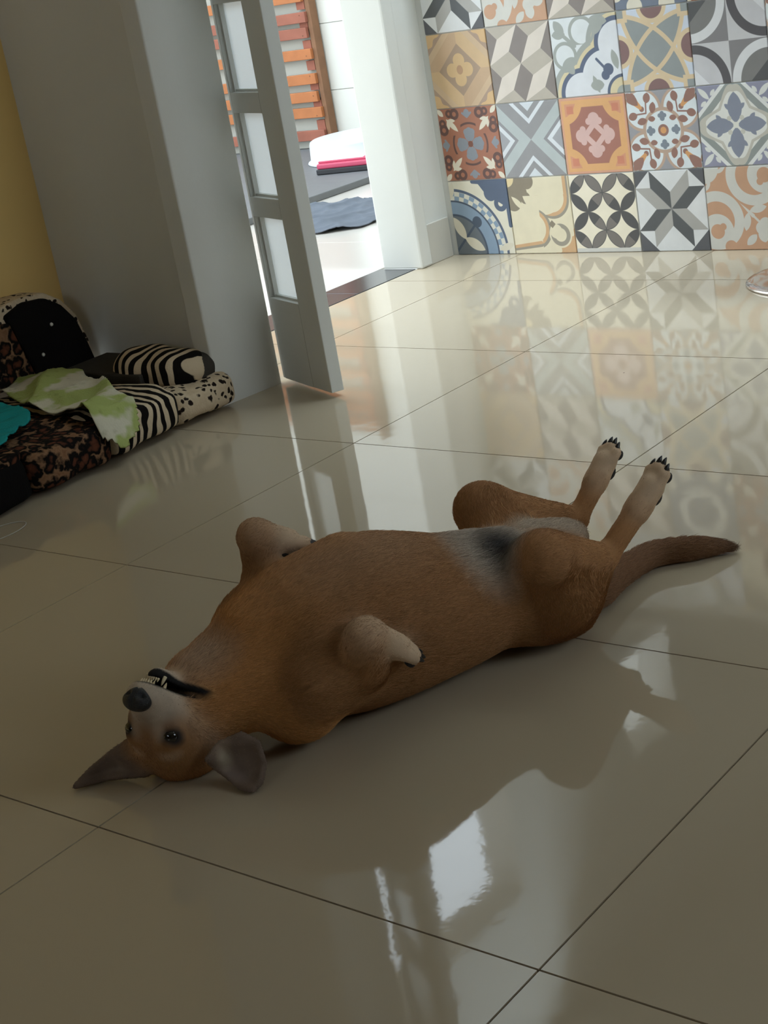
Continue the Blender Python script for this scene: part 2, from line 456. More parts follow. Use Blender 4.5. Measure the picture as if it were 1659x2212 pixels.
def d_orange(g, u, v):
    p = P(g, CC(236, 172, 104)); x, y = abs(u), abs(v)
    p.put(0.93 - mxx(x, y), CC(226, 160, 126))
    p.put(mxx(circ(x, y, 1.0, 1.0, 0.52), mxx(x, y) - 0.84), CC(226, 150, 110)); p.put(mxx(mxx(0.58 - x, 0.58 - y), mxx(x, y) - 0.78), CC(222, 132, 98))
    p.put(mxx(0.66 - ln(x - 0.95, y - 0.95), mxx(x, y) - 0.74), CC(178, 112, 92))
    q = mn(circ(mxx(x, y), mn(x, y), 0.42, 0.0, 0.17), circ(mxx(x, y), mn(x, y), 0.36, 0.16, 0.09), x + y - 0.40)
    p.put(q, CC(226, 182, 172)); p.put(x + y - 0.19, CC(178, 112, 92))
    return p
def d_floral(g, u, v):
    p = P(g, CC(160, 158, 162)); x, y = abs(u), abs(v); X_, Y_ = mxx(x, y), mn(x, y)
    wh = CC(226, 234, 236); tn = CC(196, 164, 140); br = CC(158, 112, 96); gb = CC(128, 138, 150); og = CC(226, 158, 92)
    p.put(circ(x, y, 0.53, 0.53, 0.54), tn); p.put(circ(x, y, 0.54, 0.54, 0.47), wh); p.put(mxx(0.85 - x, 0.85 - y), wh)
    p.put(ln(u, v) - 0.58, tn); p.put(ln(u, v) - 0.49, wh)
    p.put(mn(circ(X_, Y_, 0.30, 0.0, 0.07), circ(X_, Y_, 0.37, 0.07, 0.055), circ(X_, Y_, 0.42, 0.0, 0.06)), gb)
    p.put(leaf(x, y, 0.20, 0.30, 0.40, 0.30, 0.07), br)
    p.put(ln(u, v) - 0.15, br); p.put(ln(u, v) - 0.085, og)
    p.put(seg(X_, Y_, 0.45, 0.45, 0.86, 0.42, 0.02), br); p.put(leaf(X_, Y_, 0.70, 0.42, 0.96, 0.36, 0.10), br)
    p.put(leaf(X_, Y_, 0.44, 0.28, 0.72, 0.22, 0.09), br); p.put(circ(x, y, 0.56, 0.56, 0.07), br)
    p.put(seg(x, y, 0.60, 0.60, 0.72, 0.72, 0.05, 0.08), og); p.put(leaf(x, y, 0.66, 0.66, 0.98, 0.98, 0.12), br); p.put(leaf(X_, Y_, 0.76, 0.72, 0.98, 0.82, 0.06), br)
    return p
def d_diamond(g, u, v):
    p = P(g, CC(230, 228, 218)); x, y = abs(u), abs(v); s = x + y; X_, Y_ = mxx(x, y), mn(x, y)
    bl = CC(136, 142, 158)
    p.put(1.32 - s, CC(148, 148, 170)); p.put(leaf(x, y, 0.66, 0.66, 0.95, 0.95, 0.07), CC(226, 226, 218)); p.put(leaf(X_, Y_, 0.75, 0.62, 0.9, 0.5, 0.05), CC(226, 226, 218))
    p.put(band(s, 1.20, 1.33), CC(230, 230, 224)); p.put(band(s, 0.97, 1.20), CC(150, 156, 150))
    p.put(band(s - 0.14 * g.m('SINE', Y_ * 9.0), 0.80, 0.97), CC(200, 194, 178))
    p.put(leaf(X_, Y_, 0.05, 0.0, 0.80, 0.0, 0.19), bl); p.put(leaf(X_, Y_, 0.36, 0.08, 0.52, 0.27, 0.06), bl)
    p.put(circ(x, y, 0.17, 0.17, 0.06), CC(206, 202, 186)); p.put(ln(u, v) - 0.075, CC(230, 228, 214))
    return p
def d_tan(g, u, v):
    p = P(g, CC(212, 178, 138)); x, y = abs(u), abs(v); s = x + y; X_, Y_ = mxx(x, y), mn(x, y)
    p.put(band(s, 0.70, 1.18), CC(204, 166, 126)); p.put(mxx(band(s, 0.7, 1.18), u * v * -60.0), CC(216, 178, 128))
    p.put(s - 0.70, CC(174, 144, 116))
    p.put(mn(circ(X_, Y_, 0.25, 0.0, 0.19), ln(u, v) - 0.26), CC(218, 178, 122)); p.put(ln(u * 1.2, v) - 0.125, CC(190, 144, 104))
    p.put(mxx(1.42 - s, -0.06 + ln(x - 1.0, y - 1.0) * 0.0), CC(180, 148, 122)); p.put(1.56 - s - 0.05 * g.m('SINE', (x - y) * 12.0), CC(222, 178, 120))
    return p
def d_cubes(g, u, v):
    p = P(g, CC(226, 212, 196)); x, y = fr(u + 2.0), fr(v + 2.0)
    p.put(mxx(y - x * 0.5, y + x - 1.0), CC(190, 178, 160), 0.008); p.put(mxx(1.0 - x - y, 0.5 + 0.5 * x - y), CC(190, 178, 160), 0.008)
    p.put(mxx(x * 2.0 - y, x + y - 1.0), CC(140, 128, 120), 0.008); p.put(mxx(y - x * 2.0 + 1.0, 1.0 - x - y), CC(140, 128, 120), 0.008)
    return p
def d_ivy(g, u, v):
    p = P(g, CC(226, 230, 230)); gr = CC(168, 172, 164); bl = CC(92, 104, 130); ye = CC(226, 208, 162)
    r = mn(circ(u, v, 1.0, 0.15, 0.62), circ(u, v, -0.10, -1.0, 0.62)) + 0.0
    r = mn(circ(u, v, 0.95, 0.25, 0.55), circ(u, v, -0.2, -0.95, 0.55), circ(u, v, 0.55, -0.6, 0.72))
    p.put(r - 0.36, gr); p.put(r - 0.22, ye); p.put(r - 0.12, bl); p.put(r, CC(228, 230, 234))
    for ax, ay, bx, by, w in ((-0.85, 0.95, -0.6, 0.55, 0.13), (-0.95, 0.6, -0.55, 0.6, 0.12), (0.2, 0.9, 0.72, 0.8, 0.14), (0.3, 0.5, 0.6, 0.95, 0.12), (-0.75, -0.35, -0.35, 0.0, 0.15), (-0.62, -0.1, -0.4, -0.42, 0.12)):
        p.put(leaf(u, v, ax, ay, bx, by, w), gr)
    p.put(mxx(ring(u, v, -0.05, 0.62, 0.35, 0.045), 0.3 - v), gr); p.put(mxx(ring(u, v, -0.62, 0.05, 0.32, 0.045), u + 0.55 - v * 0.0 - 0.4), gr); p.put(seg(u, v, -0.6, 0.55, -0.3, 0.28, 0.05), gr)
    p.put(seg(u, v, 0.3, -0.1, 0.62, -0.45, 0.035), bl); p.put(circ(u, v, 0.62, -0.38, 0.15), bl); p.put(circ(u, v, 0.52, -0.52, 0.12), bl)
    p.put(leaf(u, v, 0.05, -0.75, 0.45, -0.75, 0.14), gr); p.put(leaf(u, v, 0.78, 0.1, 0.9, -0.4, 0.1), gr); p.put(leaf(u, v, 0.3, -0.95, 0.15, -0.5, 0.08), gr)
    p.put(circ(u, v, 1.0, -1.0, 0.48), bl); p.put(circ(u, v, 1.0, -1.0, 0.40), ye); p.put(circ(u, v, 1.0, -1.0, 0.2), gr)
    return p
def d_arcs(g, u, v):
    p = P(g, CC(212, 220, 234)); x, y = abs(u), abs(v); tn = CC(228, 200, 156); gr = CC(150, 156, 154); br = CC(140, 104, 100)
    d1 = leaf(u, v, -0.86, 0.86, 0.86, -0.86, 0.40); d2 = leaf(u, v, -0.86, -0.86, 0.86, 0.86, 0.40)
    p.put(mn(d1, d2), gr); p.put(abs(d1) - 0.055, tn); p.put(abs(d2) - 0.055, tn)
    X_, Y_ = mxx(x, y), mn(x, y)
    p.put(circ(X_, Y_, 1.04, 0.0, 0.42), tn); p.put(circ(X_, Y_, 1.04, 0.0, 0.31), br)
    p.put(mxx(0.70 - x, 0.70 - y), tn); p.put(mxx(0.81 - x, 0.81 - y), gr)
    return p
def d_black_arcs(g, u, v):
    p = P(g, CC(206, 204, 204)); x, y = abs(u), abs(v); q = u * v
    p.put(q * 60.0, CC(136, 132, 132))
    r = ln(x - 1.0, y - 1.0)
    dk = CC(88, 84, 86); odd = q                         # <0 : top-left and bottom-right corners
    p.put(r - 0.98, dk); p.put(r - 0.76, CC(206, 204, 206)); p.put(mxx(r - 0.76, 1.58 - x - y), CC(226, 226, 228))
    p.put(mxx(r - 0.98, odd * 60.0), CC(226, 226, 226)); p.put(mxx(r - 0.76, odd * 60.0), CC(128, 126, 122)); p.put(mxx(mxx(r - 0.76, 1.50 - x - y), odd * 60.0), CC(86, 86, 86))
    return p
def d_blue_dots(g, u, v):
    p = P(g, CC(116, 126, 144)); x = abs(u)
    p.put(circ(x, v, 0.45, -0.95, 0.22), CC(232, 222, 200)); p.put(circ(x, v, 0.95, -0.6, 0.2), CC(232, 222, 200)); p.put(ring(u, v, 0.0, 0.2, 0.6, 0.12), CC(226, 224, 214))
    return p

HALF = 0.1012
def tile_material(name, fn):
    m = bpy.data.materials.new(name); m.use_nodes = True
    nt = m.node_tree; b = nt.nodes['Principled BSDF']
    tc = nt.nodes.new('ShaderNodeTexCoord'); sp = nt.nodes.new('ShaderNodeSeparateXYZ')
    nt.links.new(tc.outputs['Object'], sp.inputs[0])
    g = G(nt)
    u = X(g, sp.outputs['X']) * (1 / HALF); v = X(g, sp.outputs['Z']) * (1 / HALF)
    p = fn(g, u, v)
    # cement-tile cloudiness
    n = nt.nodes.new('ShaderNodeTexNoise'); n.inputs['Scale'].default_value = 22; n.inputs['Detail'].default_value = 4
    nt.links.new(tc.outputs['Object'], n.inputs['Vector'])
    mr = nt.nodes.new('ShaderNodeMapRange'); mr.inputs['To Min'].default_value = 0.90; mr.inputs['To Max'].default_value = 1.08
    nt.links.new(n.outputs['Fac'], mr.inputs['Value'])
    mu = nt.nodes.new('ShaderNodeMix'); mu.data_type = 'RGBA'; mu.blend_type = 'MULTIPLY'; mu.inputs[0].default_value = 1.0
    nt.links.new(p.c, mu.inputs[6]); nt.links.new(mr.outputs[0], mu.inputs[7])
    nt.links.new(mu.outputs[2], b.inputs['Base Color'])
    b.inputs['Roughness'].default_value = 0.5
    return m
DES = {k: tile_material('tile_print_' + k, f) for k, f in dict(blue_quarter=d_blue_quarter, scroll=d_scroll, petals=d_petals, star=d_star, swirl=d_swirl,
       rust=d_rust, chevron=d_chevron, orange=d_orange, floral=d_floral, diamond=d_diamond, tan=d_tan, cubes=d_cubes, ivy=d_ivy, arcs=d_arcs,
       black_arcs=d_black_arcs, blue_dots=d_blue_dots).items()}
LAY = [['blue_quarter', 'scroll', 'petals', 'star', 'swirl'],
       ['rust', 'chevron', 'orange', 'floral', 'diamond'],
       ['tan', 'cubes', 'ivy', 'arcs', 'black_arcs'],
       ['star', 'swirl', 'cubes', 'blue_dots', 'rust']]
wall_tiled = bpy.data.objects['wall_tiled']
TW = 0.2033
bm = box_bm(-TW / 2 + 0.0013, TW / 2 - 0.0013, -0.004, 0.004, -TW / 2 + 0.0013, TW / 2 - 0.0013, bevel=0.0012, seg=1)
bmesh.ops.recalc_face_normals(bm, faces=bm.faces[:])
me_t = bpy.data.meshes.new('patterned_tile'); bm.to_mesh(me_t); bm.free(); me_t.materials.append(DES['star'])
bm = box_bm(-TW / 2 + 0.0013, TW / 2 - 0.0013, -0.004, 0.004, -TW / 2 - 0.0095, TW / 2 - 0.0013, bevel=0.0012, seg=1)
bmesh.ops.recalc_face_normals(bm, faces=bm.faces[:])
me_t0 = bpy.data.meshes.new('patterned_tile'); bm.to_mesh(me_t0); bm.free(); me_t0.materials.append(DES['star'])
keys = list(DES)
X0W, Z0W = -1.4215, 0.0105
for row in range(5):
    for colm in range(18):
        if row < 4 and colm < 5: k = LAY[row][colm]
        else: k = keys[(colm * 5 + row * 7 + (colm // 3)) % len(keys)]
        if row == 2 and colm == 5: k = 'floral'
        o = bpy.data.objects.new('patterned_tile', me_t0 if row == 0 else me_t); link(o, wall_tiled)
        o.location = (X0W + (colm + 0.5) * TW, YW, Z0W + (row + 0.5) * TW)
        o.material_slots[0].link = 'OBJECT'; o.material_slots[0].material = DES[k]

# ------------------------------------------------------------------ folding door leaf, ajar against the pillar
door = struct(empty('door_1', (-1.0695, 1.5235, 0), math.atan2(-0.088, 0.219)))
LW, LT, LH = 0.236, 0.030, 2.06
zs = [0.012, 0.197, 0.378, 0.420, 0.598, 0.640, 0.819, 0.861, 1.040, 1.082, 1.261, 1.303, 1.482, 1.524, 1.703, 1.745, 1.924, LH]
box('door_stile', (0.0, 0.012, 0, LT, zs[0], LH), M_doorw, door, bevel=0.002)
box('door_stile', (0.150, LW, 0, LT, zs[0], LH), M_doorw, door, bevel=0.002)
box('door_rail', (0.012, 0.150, 0, LT, zs[0], zs[1]), M_doorw, door)
for k in range(2, len(zs) - 1, 2):
    box('door_rail', (0.012, 0.150, 0, LT, zs[k], zs[k + 1]), M_doorw, door)
# milky glass panes
def frosted():
    m = bpy.data.materials.new('frosted_glass'); m.use_nodes = True
    nt = m.node_tree
    for n in list(nt.nodes): nt.nodes.remove(n)
    out = nt.nodes.new('ShaderNodeOutputMaterial'); tr = nt.nodes.new('ShaderNodeBsdfTranslucent'); df = nt.nodes.new('ShaderNodeBsdfRefraction')
    df.inputs['Roughness'].default_value = 0.55; df.inputs['IOR'].default_value = 1.25
    tr.inputs['Color'].default_value = (0.93, 0.96, 0.98, 1); df.inputs['Color'].default_value = (0.96, 0.98, 0.99, 1)
    a = nt.nodes.new('ShaderNodeMixShader'); a.inputs[0].default_value = 0.6
    nt.links.new(tr.outputs[0], a.inputs[1]); nt.links.new(df.outputs[0], a.inputs[2]); nt.links.new(a.outputs[0], out.inputs[0])
    return m
M_frost = frosted()
M_bead = mat('door_bead_shadow_side', lin(190, 190, 182), 0.5)
for k in range(1, len(zs) - 2, 2):
    pn = box('pane', (0.010, 0.152, 0.020, 0.024, zs[k] - 0.004, zs[k + 1] + 0.004), M_frost, door)
    box('glazing_bead', (0.012, 0.018, 0.010, 0.020, zs[k], zs[k + 1]), M_doorw, pn)
    box('glazing_bead', (0.018, 0.150, 0.012, 0.020, zs[k], zs[k] + 0.005), M_doorw, pn)
for z in (0.25, 1.05, 1.85):
    tube('hinge', [(-0.004, 0.012, z - 0.035), (-0.004, 0.012, z + 0.035)], 0.005, M_chrome, door)

# ------------------------------------------------------------------ patio things
M_orange = mat('orange_pallet_wood', lin(172, 106, 62), 0.7, noise=0.25, nscale=14)
M_redwood = mat('red_brown_pallet_wood', lin(146, 88, 70), 0.75, noise=0.3, nscale=12)
M_brownwood = mat('weathered_brown_wood', lin(128, 92, 66), 0.8, noise=0.25, nscale=18)
pal = tag(empty('wooden_pallet', (0, 4.79, 0.0265)), 'orange slatted wooden pallet standing upright against the white patio wall', 'pallet')
PXR = -3.632
box('pallet_post', (PXR - 0.004, PXR + 0.022, -0.055, -0.005, 0.0, 1.40), M_brownwood, pal, bevel=0.003)
box('pallet_post', (PXR - 0.975, PXR - 0.950, -0.055, -0.005, 0.0, 1.40), M_brownwood, pal, bevel=0.003)
zsl = [0.045, 0.083, 0.176, 0.264, 0.352, 0.440, 0.528, 0.616, 0.704, 0.792, 0.880, 0.968, 1.056, 1.144, 1.232, 1.320]
for k in range(15):
    z = 0.040 + k * 0.0905
    red = k in (0, 5, 6)
    o = box('pallet_slat', (PXR - 0.98, PXR - 0.002 + 0.006 * math.sin(k * 2.3), -0.075, -0.0555, z, z + 0.047), M_redwood if red else M_orange, pal, bevel=0.002)
    o.rotation_euler = (0, 0.004 * math.sin(k * 1.7), 0)
    if k < 14:
        box('pallet_block', (PXR - 0.055, PXR - 0.006, -0.055, -0.035, z + 0.047, z + 0.0905), M_redwood, pal)
        tube('nail', [(PXR - 0.03, -0.0765, z + 0.024), (PXR - 0.03, -0.0755, z + 0.024)], 0.0025, M_brownwood, pal, seg=8)
tag(box('backing_board', (PXR - 0.945, PXR - 0.008, 4.757, 4.787, 0.0275, 1.42), mat('grey_board', lin(176, 176, 168), 0.8), bevel=0.001), 'pale grey board behind the orange pallet slats', 'board')

M_tub = mat('white_plastic', lin(206, 212, 216), 0.35)
# upturned oval plastic basin
def basin():
    t = tag(empty('plastic_basin', (-3.172, 4.435, 0.0275), 0.0), 'white plastic basin lying upside down on the grey slab outside', 'basin')
    n = 64
    prof = [(1.0, 0.0), (1.005, 0.006), (0.985, 0.010), (0.975, 0.010), (0.955, 0.080), (0.940, 0.092), (0.90, 0.098), (0.70, 0.100), (0.0, 0.100)]
    verts, faces = [], []
    for r, z in prof:
        for k in range(n):
            a = 2 * math.pi * k / n
            verts.append((0.250 * r * math.cos(a), 0.245 * r * math.sin(a), z))
    for i in range(len(prof) - 1):
        for k in range(n):
            k2 = (k + 1) % n
            faces.append((i * n + k, i * n + k2, (i + 1) * n + k2, (i + 1) * n + k))
    bs_ = mesh_obj('basin_shell', verts, faces, M_tub, t, True)
    verts, faces = [], []
    for r, z in ((0.975, 0.0), (1.02, 0.0), (1.03, 0.004), (1.02, 0.009), (0.975, 0.010)):
        for k in range(n):
            a = 2 * math.pi * k / n
            verts.append((0.250 * r * math.cos(a), 0.245 * r * math.sin(a), z))
    for i in range(4):
        for k in range(n):
            k2 = (k + 1) % n
            faces.append((i * n + k, i * n + k2, (i + 1) * n + k2, (i + 1) * n + k))
    mesh_obj('basin_rim', verts, faces, M_tub, bs_, True)
    return t
basin()
# floor squeegee
sq = tag(empty('floor_squeegee', (-3.09, 4.015, 0.0275), 0.20), 'pink floor squeegee with black rubber blade in front of white basin', 'squeegee')
M_pink = mat('pink_plastic', lin(186, 66, 96), 0.35)
M_rubber = mat('black_rubber', lin(36, 36, 40), 0.6)
box('rubber_blade', (0.0, 0.42, -0.016, 0.030, 0.0, 0.022), M_rubber, sq, bevel=0.004)
bmq = box_bm(0.004, 0.416, -0.014, 0.030, 0.022, 0.044, bevel=0.006); sqh = bm_obj('squeegee_head', bmq, M_pink, sq)
box('squeegee_ridge', (0.004, 0.416, 0.006, 0.018, 0.0435, 0.052), M_pink, sqh, bevel=0.003)
tube('handle_socket', [(0.21, 0.02, 0.036), (0.22, 0.10, 0.050)], 0.014, M_pink, sqh)

# grey cloth dropped on the patio floor: a crumpled sheet with thickness
def cloth(name, outline, z0, amp, m, parent=None, res=0.014, scale=14.0, seed=1, thick=0.0025, drape=None, zfun=None):
    """outline: list of (x,y); fills it with a grid, folds it with layered waves"""
    ol = np.array(outline); mnx, mny = ol.min(0); mxx_, mxy = ol.max(0)
    nx = int((mxx_ - mnx) / res) + 2; ny = int((mxy - mny) / res) + 2
    xs = np.linspace(mnx, mxx_, nx); ys = np.linspace(mny, mxy, ny)
    Xg, Yg = np.meshgrid(xs, ys, indexing='ij')
    inside = np.zeros_like(Xg, bool)
    n = len(ol)
    for i in range(n):
        x1, y1 = ol[i]; x2, y2 = ol[(i + 1) % n]
        c = ((y1 > Yg) != (y2 > Yg)) & (Xg < (x2 - x1) * (Yg - y1) / (y2 - y1 + 1e-12) + x1)
        inside ^= c
    # snap vertices just outside onto the outline
    r = np.random.default_rng(seed)
    Z = np.zeros_like(Xg)
    for k in range(7):
        a = r.uniform(0, math.pi); f = scale * r.uniform(0.6, 2.4); ph = r.uniform(0, 6.28)
        w = np.sin((Xg * math.cos(a) + Yg * math.sin(a)) * f + ph + 0.8 * np.sin((Xg * math.sin(a) - Yg * math.cos(a)) * f * 0.6 + ph))
        Z += (1 - np.abs(w)) ** 2.2 / (1 + 0.35 * k)
    Z = Z / Z.max() * amp + z0
    if zfun is not None: Z = Z + zfun(Xg, Yg)
    vid = -np.ones(Xg.shape, int); verts = []; faces = []
    def near(px, py):
        best = None
        for i in range(n):
            a = ol[i]; b = ol[(i + 1) % n]; d = b - a
            t = np.clip(((px - a[0]) * d[0] + (py - a[1]) * d[1]) / (d @ d + 1e-12), 0, 1); q = a + t * d
            dd = (q[0] - px) ** 2 + (q[1] - py) ** 2
            if best is None or dd < best[0]: best = (dd, q)
        return best
    used = np.zeros_like(inside)
    for i in range(nx - 1):
        for j in range(ny - 1):
            if inside[i:i + 2, j:j + 2].sum() >= 2: used[i:i + 2, j:j + 2] = True
    for i in range(nx):
        for j in range(ny):
            if used[i, j]:
                px, py = Xg[i, j], Yg[i, j]
                if not inside[i, j]: px, py = near(px, py)[1]
                vid[i, j] = len(verts); verts.append((px, py, Z[i, j]))
    for i in range(nx - 1):
        for j in range(ny - 1):
            if inside[i:i + 2, j:j + 2].sum() >= 2:
                faces.append((vid[i, j], vid[i + 1, j], vid[i + 1, j + 1], vid[i, j + 1]))
    V = np.array(verts)
    nv = len(V)
    V2 = V.copy(); V2[:, 2] -= thick
    F = faces + [(c_ + nv, b_ + nv, a_ + nv, d_ + nv)[::1] for (d_, a_, b_, c_) in [(f[0], f[1], f[2], f[3]) for f in faces]]
    cnt = {}
    for f in faces:
        for a_, b_ in zip(f, f[1:] + f[:1]):
            cnt[(a_, b_)] = 1
    for (a_, b_) in list(cnt):
        if (b_, a_) not in cnt: F.append((b_, a_, a_ + nv, b_ + nv))
    o = mesh_obj(name, np.vstack([V, V2]), F, m, parent, True)
    bm_ = bmesh.new(); bm_.from_mesh(o.data); bmesh.ops.recalc_face_normals(bm_, faces=bm_.faces[:]); bm_.to_mesh(o.data); bm_.free()
    return o
M_greycloth = mat('grey_blue_cloth', lin(94, 100, 110), 0.95, noise=0.15, nscale=30)
gc = cloth('floor_cloth', [(-2.62, 3.33), (-2.645, 3.48), (-2.56, 3.515), (-2.45, 3.53), (-2.36, 3.60), (-2.20, 3.42), (-2.115, 3.23), (-2.113, 3.09), (-2.22, 3.015), (-2.36, 2.99), (-2.52, 3.10)],
           0.004, 0.028, M_greycloth, scale=11, seed=5, res=0.008)
tag(gc, 'crumpled grey-blue cloth lying on the bright patio floor', 'cloth')

# ------------------------------------------------------------------ bar stool (only its chrome foot is in view)
st = tag(empty('bar_stool', (-0.19, 2.42, 0)), 'round chrome foot of a bar stool in front of the patterned tiles', 'stool')
lathe('stool_foot', [(0.0, 0.0), (0.168, 0.0), (0.170, 0.003), (0.168, 0.007), (0.150, 0.011), (0.08, 0.019), (0.035, 0.026), (0.0, 0.028)], M_chrome, st, 72)
tube('stool_pole', [(0, 0, 0.02), (0, 0, 0.66)], 0.026, M_chrome, st, 24)
M_seat = mat('brown_seat', lin(110, 62, 44), 0.5)
lathe('stool_seat', [(0.0, 0.66), (0.16, 0.66), (0.185, 0.68), (0.19, 0.71), (0.17, 0.735), (0.0, 0.745)], M_seat, st, 48)

# ------------------------------------------------------------------ dog bed in the corner
def fabric(name, kind, axis='Y', wscale=13):
    m = bpy.data.materials.new(name); m.use_nodes = True
    nt = m.node_tree; b = nt.nodes['Principled BSDF']; b.inputs['Roughness'].default_value = 1.0; b.inputs['Specular IOR Level'].default_value = 0.1
    tc = nt.nodes.new('ShaderNodeTexCoord')
    def noise(scale, detail=3):
        n = nt.nodes.new('ShaderNodeTexNoise'); n.inputs['Scale'].default_value = scale; n.inputs['Detail'].default_value = detail
        nt.links.new(tc.outputs['Object'], n.inputs['Vector']); return n
    def ramp(sock, stops):
        r = nt.nodes.new('ShaderNodeValToRGB'); cr = r.color_ramp
        while len(cr.elements) < len(stops): cr.elements.new(0.5)
        for e, (pos, c) in zip(cr.elements, stops): e.position = pos; e.color = c
        nt.links.new(sock, r.inputs[0]); return r.outputs[0]
    def warp(amount, scale):
        n = noise(scale)
        s = nt.nodes.new('ShaderNodeVectorMath'); s.operation = 'SCALE'; s.inputs['Scale'].default_value = amount
        nt.links.new(n.outputs['Color'], s.inputs[0])
        a = nt.nodes.new('ShaderNodeVectorMath'); a.operation = 'ADD'
        nt.links.new(tc.outputs['Object'], a.inputs[0]); nt.links.new(s.outputs[0], a.inputs[1]); return a.outputs[0]
    blk, cream = lin(22, 19, 17), lin(206, 186, 156)
    if kind == 'zebra':
        w = nt.nodes.new('ShaderNodeTexWave'); w.wave_type = 'BANDS'; w.bands_direction = axis
        w.inputs['Scale'].default_value = wscale; w.inputs['Distortion'].default_value = 5.0; w.inputs['Detail'].default_value = 1.5; w.inputs['Detail Scale'].default_value = 1.2
        nt.links.new(tc.outputs['Object'], w.inputs['Vector'])
        c = ramp(w.outputs['Color'], [(0.0, blk), (0.50, blk), (0.60, cream), (1.0, cream)])
    elif kind == 'cheetah':
        v = nt.nodes.new('ShaderNodeTexVoronoi'); v.inputs['Scale'].default_value = 62; nt.links.new(warp(0.02, 50), v.inputs['Vector'])
        c = ramp(v.outputs['Distance'], [(0.0, blk), (0.30, lin(44, 34, 28)), (0.40, cream), (1.0, lin(192, 170, 140))])
    elif kind == 'leopard':
        v = nt.nodes.new('ShaderNodeTexVoronoi'); v.inputs['Scale'].default_value = 40; nt.links.new(warp(0.03, 45), v.inputs['Vector'])
        c0 = ramp(v.outputs['Distance'], [(0.0, lin(104, 62, 42)), (0.28, lin(84, 50, 36)), (0.42, blk), (0.60, blk), (0.76, lin(140, 106, 78)), (1.0, lin(120, 84, 58))])
        c = c0
    elif kind == 'floral':
        n1 = noise(9); v = nt.nodes.new('ShaderNodeTexVoronoi'); v.inputs['Scale'].default_value = 42; nt.links.new(warp(0.02, 30), v.inputs['Vector'])
        c1 = ramp(n1.outputs['Fac'], [(0.0, lin(158, 168, 100)), (0.47, lin(164, 174, 104)), (0.53, lin(206, 200, 176)), (1.0, lin(204, 196, 172))])
        f = ramp(v.outputs['Distance'], [(0.0, (0.72, 0.72, 0.66, 1)), (0.3, (1, 1, 1, 1)), (1.0, (1, 1, 1, 1))])
        mu = nt.nodes.new('ShaderNodeMix'); mu.data_type = 'RGBA'; mu.blend_type = 'MULTIPLY'; mu.inputs[0].default_value = 0.8
        nt.links.new(c1, mu.inputs[6]); nt.links.new(f, mu.inputs[7]); c = mu.outputs[2]
    else:
        c = None; b.inputs['Base Color'].default_value = kind
    if c is not None: nt.links.new(c, b.inputs['Base Color'])
    nb = noise(220, 2); bp = nt.nodes.new('ShaderNodeBump'); bp.inputs['Strength'].default_value = 0.5; bp.inputs['Distance'].default_value = 0.003
    nt.links.new(nb.outputs['Fac'], bp.inputs['Height']); nt.links.new(bp.outputs['Normal'], b.inputs['Normal'])
    return m
F_zebra, F_cheetah, F_leopard = fabric('zebra_plush', 'zebra'), fabric('cheetah_plush', 'cheetah'), fabric('leopard_plush', 'leopard')
F_black, F_grey = fabric('black_plush', lin(20, 18, 17)), fabric('dark_grey_mat', lin(66, 62, 56))
F_floral, F_teal = fabric('green_floral_cotton', 'floral'), fabric('teal_cotton', lin(36, 142, 140))

def soft_box(name, b, m, parent, p=5.0, n=14, lump=0.004, seed=0, shear=None):
    """a stuffed block: a rounded box with gentle lumps"""
    x0, x1, y0, y1, z0, z1 = b
    c = np.array([(x0 + x1) / 2, (y0 + y1) / 2, (z0 + z1) / 2]); h = np.array([(x1 - x0) / 2, (y1 - y0) / 2, (z1 - z0) / 2])
    bm_ = bmesh.new(); bmesh.ops.create_cube(bm_, size=2.0)
    bmesh.ops.subdivide_edges(bm_, edges=bm_.edges[:], cuts=n, use_grid_fill=True)
    r = np.random.default_rng(seed); ph = r.uniform(0, 6.28, 6)
    for v in bm_.verts:
        q = np.array(v.co); L = (np.abs(q) ** p).sum() ** (1 / p); q = q / L
        w = c + q * h
        d = lump * (math.sin(w[0] * 37 + ph[0]) + math.sin(w[1] * 31 + ph[1]) + math.sin(w[2] * 45 + ph[2]) + math.sin((w[0] + w[1]) * 60 + ph[3]) * 0.5)
        w = w + q * d
        w[2] = max(w[2], z0)
        if shear is not None: w = shear(w)
        v.co = w
    return bm_obj(name, bm_, m, parent, True)
bed = tag(empty('dog_bed', (-1.3, 1.0, 0)), 'low plush dog sofa of black, zebra and leopard patchwork in the corner', 'dog bed')
bed.location = (0, 0, 0)
Zb = 0.002
# seat: patchwork blocks sewn together along the front
soft_box('seat_panel', (-1.50, -1.052, 0.30, 0.805, Zb, 0.092), F_black, bed, 9, 12, 0.0015, 1)
soft_box('seat_panel', (-1.50, -1.046, 0.790, 1.000, Zb, 0.094), F_leopard, bed, 7, 14, 0.0025, 2)
soft_box('seat_panel', (-1.50, -1.048, 0.985, 1.205, Zb, 0.098), F_zebra, bed, 7, 14, 0.003, 3)
soft_box('seat_panel', (-1.50, -1.055, 1.190, 1.378, Zb, 0.080), F_cheetah, bed, 6, 14, 0.003, 4)
soft_box('seat_trim', (-1.30, -1.062, 0.30, 0.800, 0.078, 0.099), F_leopard, bed, 7, 10, 0.002, 6)
box('grey_mat', (-1.47, -1.20, 1.225, 1.375, 0.070, 0.106), F_grey, bed, bevel=0.004)
soft_box('arm_cushion', (-1.335, -1.105, 1.230, 1.372, 0.050, 0.143), fabric('zebra_cushion_plush', 'zebra', 'X', 11), bed, 2.3, 16, 0.004, 5)
soft_box('arm_cushion', (-1.175, -1.090, 1.285, 1.374, 0.050, 0.128), F_grey, bed, 2.6, 12, 0.002, 8)
